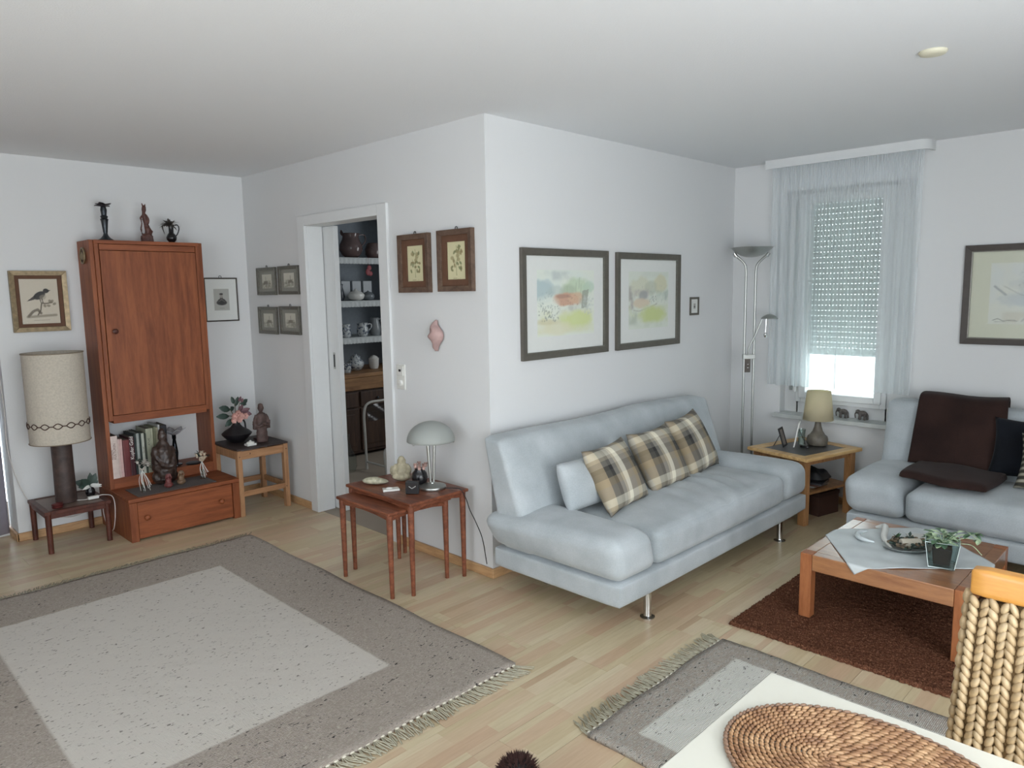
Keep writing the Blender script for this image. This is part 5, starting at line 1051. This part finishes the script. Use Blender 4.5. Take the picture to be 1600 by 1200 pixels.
# ------------------------------------------------------------------ rugs
def rugmat(name, rect, c_in, c_out):
    m, nt, b = newmat(name); tc = N(nt, 'ShaderNodeTexCoord'); sp = N(nt, 'ShaderNodeSeparateXYZ'); nt.links.new(tc.outputs['Object'], sp.inputs[0])
    def ss(outp, e, sg):
        r = N(nt, 'ShaderNodeMapRange'); r.inputs[1].default_value = e-.006*sg; r.inputs[2].default_value = e+.006*sg; nt.links.new(outp, r.inputs[0]); return r.outputs[0]
    x0, x1, y0, y1 = rect; cur = None
    for o in (ss(sp.outputs[0], x0, 1), ss(sp.outputs[0], x1, -1), ss(sp.outputs[1], y0, 1), ss(sp.outputs[1], y1, -1)):
        if cur is None: cur = o
        else: q = N(nt, 'ShaderNodeMath', operation='MULTIPLY'); nt.links.new(cur, q.inputs[0]); nt.links.new(o, q.inputs[1]); cur = q.outputs[0]
    def spk(sc, stops, seed):
        mp = N(nt, 'ShaderNodeMapping'); mp.inputs['Scale'].default_value = (2.6, 1, 1); mp.inputs['Location'].default_value = (seed, seed, 0); nt.links.new(tc.outputs['Object'], mp.inputs[0])
        n = N(nt, 'ShaderNodeTexNoise'); n.inputs['Scale'].default_value = sc; n.inputs['Detail'].default_value = 2.5; n.inputs['Roughness'].default_value = .7; nt.links.new(mp.outputs[0], n.inputs['Vector']); return ramp(nt, n.outputs['Fac'], stops), n
    ci, n1 = spk(38, [(.30, c4((104, 98, 92))), (.38, c4(c_in)), (.62, c4(c_in)), (.72, c4((206, 202, 192)))], 0)
    co, n2 = spk(34, [(.30, c4((62, 58, 56))), (.42, c4(c_out)), (.56, c4((152, 142, 132))), (.68, c4((180, 172, 160)))], 3)
    mx = N(nt, 'ShaderNodeMixRGB'); nt.links.new(cur, mx.inputs[0]); nt.links.new(co, mx.inputs[1]); nt.links.new(ci, mx.inputs[2]); nt.links.new(mx.outputs[0], b.inputs['Base Color'])
    b.inputs['Roughness'].default_value = 1; b.inputs['Specular IOR Level'].default_value = .05
    wv = N(nt, 'ShaderNodeTexWave'); wv.bands_direction = 'X'; wv.inputs['Scale'].default_value = 55; wv.inputs['Distortion'].default_value = 1.5; nt.links.new(tc.outputs['Object'], wv.inputs['Vector'])
    ad = N(nt, 'ShaderNodeMath', operation='ADD'); nt.links.new(wv.outputs['Fac'], ad.inputs[0]); nt.links.new(n1.outputs['Fac'], ad.inputs[1]); bump(nt, b, ad.outputs[0], .6, .004); return m
MFR = solid('fringe_wool', (160, 155, 136), .95, 0, .2, 60)
def rug(name, label, x0, x1, y0, y1, rect, ci, co, fr_sides, th=.010, FL=.075):
    t = thing(name, label, 'rug', (0, 0, .0005)); r = random.Random(int(x0*100+50)); 
    nx, ny = int((x1-x0)/.03), int((y1-y0)/.03); m = MB()
    def edge(u, v): return (x0+(x1-x0)*u+.005*math.sin(14*v*(y1-y0)+1)*(2*abs(u-.5))**4, y0+(y1-y0)*v+.005*math.sin(9*u*(x1-x0))*(2*abs(v-.5))**4, th-.002+.0016*math.sin(5*u*nx*.3)*math.sin(4*v*ny*.3))
    m.grid(edge, nx, ny); st = len(m.v); m.grid(lambda u, v: (edge(u, v)[0], edge(u, v)[1], 0), nx, 1) if False else None
    obj('woven_field', m, rugmat(name+'_wool', rect, ci, co), t, smooth=180, solidify=-.0165)
    for sd_ in fr_sides:
        m = MB(); L = y1-y0; n = int(L/.0075); xe = x1 if sd_ > 0 else x0
        for i in range(n):
            y = y0+L*(i+.5)/n; k = math.floor(y/.032)*.032+.016; dy = (y-k)*.9+.02*math.sin(y*7)+r.uniform(-.008, .008)
            ln = FL*r.uniform(.75, 1.15); w = .0028
            p0 = (xe-sd_*.002, k+(y-k)*.25); p1 = (xe+sd_*ln*.45, y+dy*.3); p2 = (xe+sd_*ln, y+dy*1.1+.012)
            zz = [.009, .008, .003]; vs = []
            for (px_, py_), z in zip((p0, p1, p2), zz): vs += [(px_, py_-w, z), (px_, py_+w, z), (px_, py_, z+.003)]
            m.add(vs, [(0, 3, 5, 2), (2, 5, 4, 1), (1, 4, 3, 0), (3, 6, 8, 5), (5, 8, 7, 4), (4, 7, 6, 3)])
        o = obj('fringe', m, MFR, t, kind='stuff')
        m = MB(); nk = int(L/.032)
        for i in range(nk): m.ell((xe+sd_*.003, y0+.016+i*.032, .010), (.006, .010, .005), 6, 4)
        obj('edge_knots', m, solid('knot_wool', (214, 208, 192), .95), t, kind='stuff')
    return t
rug('large_rug', 'large grey-beige woven rug with speckled border and fringes at left', -1.69, .765, -2.75, -.605, (-1.29, .385, -2.12, -.985), (200, 194, 185), (176, 166, 156), (-1, 1))
rug('small_rug', 'smaller grey woven rug with fringe partly under the dining table', 1.295, 3.2, -.785, .185, (1.43, 2.95, -.66, .06), (202, 200, 192), (176, 171, 162), (-1,), FL=.09)
t = thing('brown_rug', 'dark brown shaggy rug beneath the coffee table', 'rug', (0, 0, .0005))
RX0, RX1, RY0, RY1 = 1.235, 3.3, .36, 1.76; m = MB(); nx, ny = 330, 270; g = rng.random((ny+1, nx+1)); jx = rng.uniform(-.003, .003, (ny+1, nx+1, 2))
def shag(u, v):
    i, j = int(round(u*nx)), int(round(v*ny)); e = 1 if 0 < i < nx and 0 < j < ny else 0; q = jx[j, i]
    return (RX0+(RX1-RX0)*u+q[0]*(1 if e else 1.5), RY0+(RY1-RY0)*v+q[1]*(1 if e else 1.5), (.012+.009*g[j, i])*e+.001)
m.grid(shag, nx, ny)
def brm():
    m, nt, b = newmat('brown_shag'); v = coords(nt); n = N(nt, 'ShaderNodeTexNoise'); n.inputs['Scale'].default_value = 170; n.inputs['Detail'].default_value = 3; nt.links.new(v, n.inputs['Vector'])
    nt.links.new(ramp(nt, n.outputs['Fac'], [(.3, c4((62, 38, 28))), (.55, c4((96, 62, 46))), (.75, c4((142, 104, 80)))]), b.inputs['Base Color']); b.inputs['Roughness'].default_value = 1; b.inputs['Specular IOR Level'].default_value = .05; return m
obj('pile', m, brm(), t, kind='stuff', smooth=180)
# fluffy brown ball at the bottom edge
t = thing('fluffy_ball', 'dark brown fluffy ball on the floor at the bottom edge', 'plush ball', (1.345, -1.185, .0))
m = MB(); r_ = random.Random(4); Rb = .075
m.ell((0, 0, Rb), Rb*.86, 20, 14); obj('core', m, MBLACK, t, smooth=180)
m = MB()
for k in range(2600):
    z = r_.uniform(-.8, 1); a = r_.uniform(0, 6.28); q = math.sqrt(1-z*z); d_ = Vector((q*math.cos(a), q*math.sin(a), z)); p_ = Vector((0, 0, Rb))+d_*Rb*.82; s_ = d_.orthogonal().normalized()*.0022; d2 = (d_+Vector((r_.uniform(-.4, .4), r_.uniform(-.4, .4), r_.uniform(-.4, .4)))).normalized()
    tip = p_+d2*r_.uniform(.016, .028)
    if tip.z < .001: continue
    m.add([p_-s_, p_+s_, tip], [(0, 1, 2)])
obj('fur', m, solid('dark_brown_fur', (58, 34, 30), .9, 0, .35, 80), t, kind='stuff')

# ------------------------------------------------------------------ coffee table
ZK = .334; zr = .02
t = thing('coffee_table', 'low square reddish wooden coffee table on the brown rug', 'table', (1.80, 1.005, zr))
hx, hy = .35, .365; hz = ZK-zr
m = MB(); m.box(-hx+.055, -hy+.055, hz-.02, hx-.055, hy-.055, hz-.001); obj('top_panel', m, MCOF, t)
for s_ in (-1, 1):
    m = MB(); m.box(-hx+.0555, s_*hy, hz-.078, hx-.0555, s_*(hy-.0545), hz); obj('rail', m, MCOF, t, bevel=.004)
    m = MB(); m.box(s_*hx, -hy+.0555, hz-.078, s_*(hx-.0545), hy-.0555, hz); obj('rail', m, MCOF, t, bevel=.004)
    for q in (-1, 1): m = MB(); m.box(s_*hx, q*hy, 0.0, s_*(hx-.055), q*(hy-.055), hz+.0005); obj('leg', m, wood('alder_leg', (164, 104, 66), (134, 80, 48), (14, 14, 2), .35), t, bevel=.004)
def cl(u, v):
    # cloth corners (flat positions), draped over the table edges
    A, B, C_, Dd = Vector((1.70, .585)), Vector((2.19, 1.02)), Vector((1.79, 1.42)), Vector((1.40, 1.02)); p = A.lerp(B, u).lerp(Dd.lerp(C_, u), v)
    x, y = p.x, p.y; z = ZK+.003+.0012*math.sin(30*x+12*y)+.001*math.sin(41*y-9*x)
    ex0, ey0, ex1, ey1 = 1.45, .64, 2.15, 1.37; dxo = max(0, ex0-x); dyo = max(0, ey0-y); dx1 = max(0, x-ex1); dy1 = max(0, y-ey1)
    for nme, o_ in (('x0', dxo), ('y0', dyo), ('x1', dx1), ('y1', dy1)):
        if o_ > 0:
            z -= max(0, o_-.004)*.92; sh_ = min(o_, .007)
            if nme == 'x0': x = ex0-sh_
            if nme == 'y0': y = ey0-sh_
            if nme == 'x1': x = ex1+sh_
            if nme == 'y1': y = ey1+sh_
    return (x, y, z)
m = MB(); m.grid(cl, 70, 70); o = obj('table_cloth', m, solid('white_damask', (196, 202, 203), .42, 0, .12, 7, .3, 300), smooth=180, solidify=.002); tag(o, 'white damask cloth laid cornerwise on the coffee table', 'tablecloth')
zc = ZK+.0065
t = thing('candle_tray', 'oval tray with twig wreath, moss and a pale candle on the coffee table', 'tray', (1.81, 1.02, zc))
m = MB(); m.lathe([(.085, 0), (.11, .004), (.122, .014), (.119, .015), (.10, .007), (.001, .006)], n=40, sy=.72, capt=False); m.move(Matrix.Rotation(.9, 4, 'Z')); obj('dish', m, solid('grey_dish', (140, 146, 144), .3), t, smooth=50)
m = MB(); r_ = random.Random(5); m2 = MB()
for k in range(110):
    a = r_.uniform(0, 6.28); rr = r_.uniform(.05, .098); c = Vector((rr*math.cos(a), rr*.72*math.sin(a), .018+r_.uniform(0, .016))); c.rotate(Matrix.Rotation(.9, 3, 'Z'))
    (m if k % 2 else m2).ell(c, (.010, .008, .007), 6, 4) if k % 3 else (m2 if k % 2 else m).leaf(c, (r_.uniform(-1, 1), r_.uniform(-1, 1), r_.uniform(0, .9)), .028, .016, seg=2)
obj('wreath', m, solid('dry_twigs', (112, 98, 80), .9, 0, .4, 80), t); obj('moss', m2, MDKGREEN, t)
m = MB(); m.lathe([(.018, -.045), (.020, -.04), (.020, .045), (.016, .048)], n=18, ax='x'); m.move(Matrix.Translation((.01, -.01, .03))@Matrix.Rotation(.75, 4, 'Z')); obj('candle', m, solid('pale_wax', (200, 192, 176), .5), t, smooth=50)
m = MB(); m.leaf((-.06, .02, .03), (.2, 0, 1), .035, .03); m.leaf((-.06, .02, .03), (-.4, -.5, 1), .03, .026); m.leaf((-.06, .02, .03), (.4, .5, .8), .03, .026); obj('sprig', m, MGREEN, t)
t = thing('crescent_dish', 'pale milky crescent-shaped glass dish lying at the left on the white cloth', 'dish', (1.66, 1.04, zc))
m = MB(); m.tube([(.085*math.cos(a), .085*math.sin(a), .014) for a in [2.4+i*.14 for i in range(19)]], [.003+.010*math.sin(math.pi*i/18) for i in range(19)], 10); obj('glass_crescent', m, solid('milky_glass', (206, 214, 216), .15), t, smooth=60)
t2 = thing('white_horn', 'curved glossy white horn-shaped ornament between crescent dish and candle tray', 'ornament', (1.68, 1.10, zc)); m = MB(); m.tube(curve([(-.075, .10, .012), (-.03, .085, .03), (-.01, .03, .026), (.015, -.06, .016), (.075, -.15, .006)]), [.005+.012*math.sin(math.pi*i/32)**.8 for i in range(33)], 10); obj('horn', m, MWHITE, t2, smooth=60)
t = thing('potted_ivy', 'green variegated ivy in a dark pot inside a square glass on the coffee table', 'plant', (1.985, .88, zc), math.radians(14))
m = MB(); w = .050; wt = .066; gh = .12
for s_ in (-1, 1):
    m.hexa([(-w, s_*w, 0), (w, s_*w, 0), (w, s_*(w-.004), 0), (-w, s_*(w-.004), 0), (-wt, s_*wt, gh), (wt, s_*wt, gh), (wt, s_*(wt-.004), gh), (-wt, s_*(wt-.004), gh)])
    m.hexa([(s_*w, -w, 0), (s_*w, w, 0), (s_*(w-.004), w, 0), (s_*(w-.004), -w, 0), (s_*wt, -wt, gh), (s_*wt, wt, gh), (s_*(wt-.004), wt, gh), (s_*(wt-.004), -wt, gh)])
m.box(-w, -w, 0, w, w, .01); obj('glass_cube', m, glass('thick_glass', (226, 236, 236), 1.3, .0), t)
m = MB(); m.hexa([(-.032, -.032, .011), (.032, -.032, .011), (.032, .032, .011), (-.032, .032, .011), (-.040, -.040, .088), (.040, -.040, .088), (.040, .040, .088), (-.040, .040, .088)]); obj('pot', m, MBLACK, t, bevel=.004)
m = MB(); q_ = [(-wt, -wt), (wt, -wt), (wt, wt), (-wt, wt)]; m.tube([(x, y, gh) for x, y in q_], .0018, 6, True); m.tube([(x*w/wt, y*w/wt, .004) for x, y in q_], .003, 6, True)
for x, y in q_: m.cyl((x*w/wt, y*w/wt, .004), (x, y, gh), .0016, .0016, 6)
obj('glass_edges', m, solid('glass_edge_glint', (206, 222, 220), .1), t, kind='stuff')  # pale opaque rods: the glint along the glass edges put into colour
m = MB(); m2 = MB(); r_ = random.Random(12); ms = MB()
for k in range(56):
    a = r_.uniform(0, 6.28); e = r_.uniform(.05, 1.4); R_ = r_.uniform(.03, .085); c = Vector((R_*math.cos(a)*math.cos(e), R_*math.sin(a)*math.cos(e), .095+R_*math.sin(e)*.9)); (m if k % 2 else m2).leaf(c, (math.cos(a), math.sin(a), r_.uniform(-.4, .5)), .032, .028, bend=.2, seg=3)
    if k % 4 == 0: ms.tube([(0, 0, .085), c*.6+Vector((0, 0, .04)), c], .0012, 4)
for tip in ((.12, .0, .16), (.10, -.04, .17), (.14, .03, .13)):
    ms.tube(curve([(0, 0, .09), Vector(tip)*.55+Vector((0, 0, .06)), tip]), .0015, 4)
    for q in range(5): (m2 if q % 2 else m).leaf(tip, (r_.uniform(-1, 1), r_.uniform(-1, 1), r_.uniform(-.5, .5)), .032, .022)
ms.tube(curve([(.06, 0, .11), (.11, .0, .11), (.15, .01, .07)]), .0016, 4)
obj('green_leaves', m, MGREEN, t); obj('pale_leaves', m2, MPALELEAF, t, lab='pale variegated leaves'); obj('stems', ms, MPALELEAF, t)
m = MB(); m.box(-.05, -.035, 0, .05, .035, .006); o = obj('napkin', m, MWHITE, loc=(1.80, 1.22, zc), bevel=.002); o.rotation_euler = (0, 0, .6); tag(o, 'folded white napkin behind the candle tray', 'napkin')

# ------------------------------------------------------------------ dining table, placemat, chair
t = thing('dining_table', 'white dining table in the foreground at the bottom right', 'table', (2.86, -1.663, 0))
MTAB = solid('cream_white_top', (206, 204, 192), .4, 0, .01)
m = MB(); m.box(-.70, -.45, .718, .70, .45, .75); obj('top', m, MTAB, t, bevel=.003)
for a in (-1, 1):
    for b in (-1, 1): m = MB(); m.box(a*.66, b*.41, 0, a*.60, b*.35, .7175); obj('leg', m, MTAB, t, bevel=.003)
m = MB(); m.box(-.60, -.40, .65, .60, -.38, .7175); m.box(-.60, .38, .65, .60, .40, .7175); obj('apron', m, MTAB, t)
t = thing('oval_placemat', 'oval coiled rattan placemat on the white dining table', 'placemat', (2.435, -1.44, .7515))
def ratm():
    m, nt, b = newmat('rattan_coil'); v = coords(nt); n = N(nt, 'ShaderNodeTexNoise'); n.inputs['Scale'].default_value = 26; n.inputs['Detail'].default_value = 4; nt.links.new(v, n.inputs['Vector'])
    nt.links.new(ramp(nt, n.outputs['Fac'], [(.3, c4((118, 82, 56))), (.5, c4((150, 112, 78))), (.7, c4((184, 148, 110)))]), b.inputs['Base Color']); b.inputs['Roughness'].default_value = .45; return m
MRAT = ratm(); MRATD = solid('rattan_rim', (128, 100, 80), .5, 0, .15, 50)
A0, B0 = .25, .19; nr = 20; A = .06; per = .0118
rings = 0
for k in range(nr):
    a = A0-.006-k*(B0-.006)/nr*1.0; b_ = B0-.006-k*(B0-.006)/nr
    if b_ < .006: b_ = .004
    ci_ = math.pi*(a+b_); nb = max(14, int(ci_/.0125)); m = MB(); m2 = MB()
    pts = [(a*math.cos(2*math.pi*i/nb), b_*math.sin(2*math.pi*i/nb), .005) for i in range(nb)]
    for i in range(nb):
        p0 = Vector(pts[i]); p1 = Vector(pts[(i+1) % nb]); mid = (p0+p1)/2; an = math.atan2(p1.y-p0.y, p1.x-p0.x)
        m.ell(mid+Vector((0, 0, .0005 if i % 2 else -.0008)), ((p1-p0).length*.72, .0042, .0044), 6, 4, Matrix.Rotation(an+.42, 3, 'Z'))
    obj('coil', m, MRATD if k == 0 else MRAT, t, smooth=180)
t = thing('woven_chair', 'dining chair with braided seagrass back and honey wood top rail', 'chair', (2.70, -.905, 0))
cw = .24; yb = .0
def yy_(z): return .02*(z-.97)*-1.0*.3
m = MB(); m.puffy([(-cw+.004, -.022, .925), (cw-.004, -.022, .925), (cw-.004, .024, .925), (-cw+.004, .024, .925), (-cw+.004, -.018, .985), (cw-.004, -.018, .985), (cw-.004, .022, .985), (-cw+.004, .022, .985)], (.06, .4, .35), 12); obj('top_rail', m, MCHAIR, t, smooth=180)
m = MB(); m.puffy([(-cw-.02, -.004, .40), (cw+.02, -.004, .40), (cw+.02, .030, .40), (-cw-.02, .030, .40), (-cw+.006, -.012, .924), (cw-.006, -.012, .924), (cw-.006, .026, .924), (-cw+.006, .026, .924)], .2, 4); obj('back_core', m, solid('seagrass_core', (120, 96, 62), .9, 0, .2), t)
MGR = solid('seagrass', (164, 141, 107), .55, 0, .25, 45); MGR2 = solid('seagrass_pale', (180, 158, 124), .5, 0, .22, 45)
st0 = MB(); st0.ell((0, 0, 0), (.0080, .0095, .0170), 8, 6); stitch = []
for mt_ in (MGR, MGR2): o = obj('braid_strand', st0, mt_, t, smooth=180); stitch.append(o)
first = [True, True]; ncol = 26; cnt = 0; rest = MB(); r_ = random.Random(2)
for i in range(ncol):
    for j in range(25):
        z = .912-.0205*j; k = (z-.40)/.524; hw = cw-.006+.026*(1-k); x = -hw+.010+(2*hw-.020)*i/(ncol-1); s_ = 1 if i % 2 else -1
        w_ = r_.randrange(2); loc_ = (x+s_*.001, -.015+.006*(1-k)+r_.uniform(-.002, .002), z+r_.uniform(-.002, .002)); sc_ = r_.uniform(.92, 1.1); cnt += 1
        if cnt > 300:
            rest.ell(loc_, (.0080, .0095, .0170*sc_), 8, 6, Matrix.Rotation(s_*.42, 3, 'Y')); continue
        o = stitch[w_]
        if first[w_]: first[w_] = False
        else: o = o.copy(); COL.objects.link(o); o.parent = t
        o.location = loc_; o.rotation_euler = (r_.uniform(-.06, .06)+.2, s_*.42, 0); o.scale = (r_.uniform(.9, 1.12), 1, sc_)
obj('braid_strands', rest, MGR, t, smooth=180, kind='stuff')
for s_ in (-1, 1):
    m = MB()
    for j in range(18): z = .912-.0305*j; k = (z-.4)/.524; m.ell((s_*(cw+.002+.024*(1-k)), .004, z), (.010, .016, .021), 7, 5, Matrix.Rotation(.3, 3, 'X'))
    obj('edge_braid', m, MGR, t, smooth=180)
m = MB(); m.box(-.235, -.44, .42, .235, -.002, .465); obj('seat', m, MGR, t, bevel=.015)
for a in (-1, 1):
    m = MB(); m.box(a*.225, -.43, 0, a*.185, -.39, .42); obj('leg', m, MCHAIR, t, bevel=.003); m = MB(); m.box(a*.23, -.01, 0, a*.19, .03, .42); obj('leg', m, MCHAIR, t, bevel=.003)
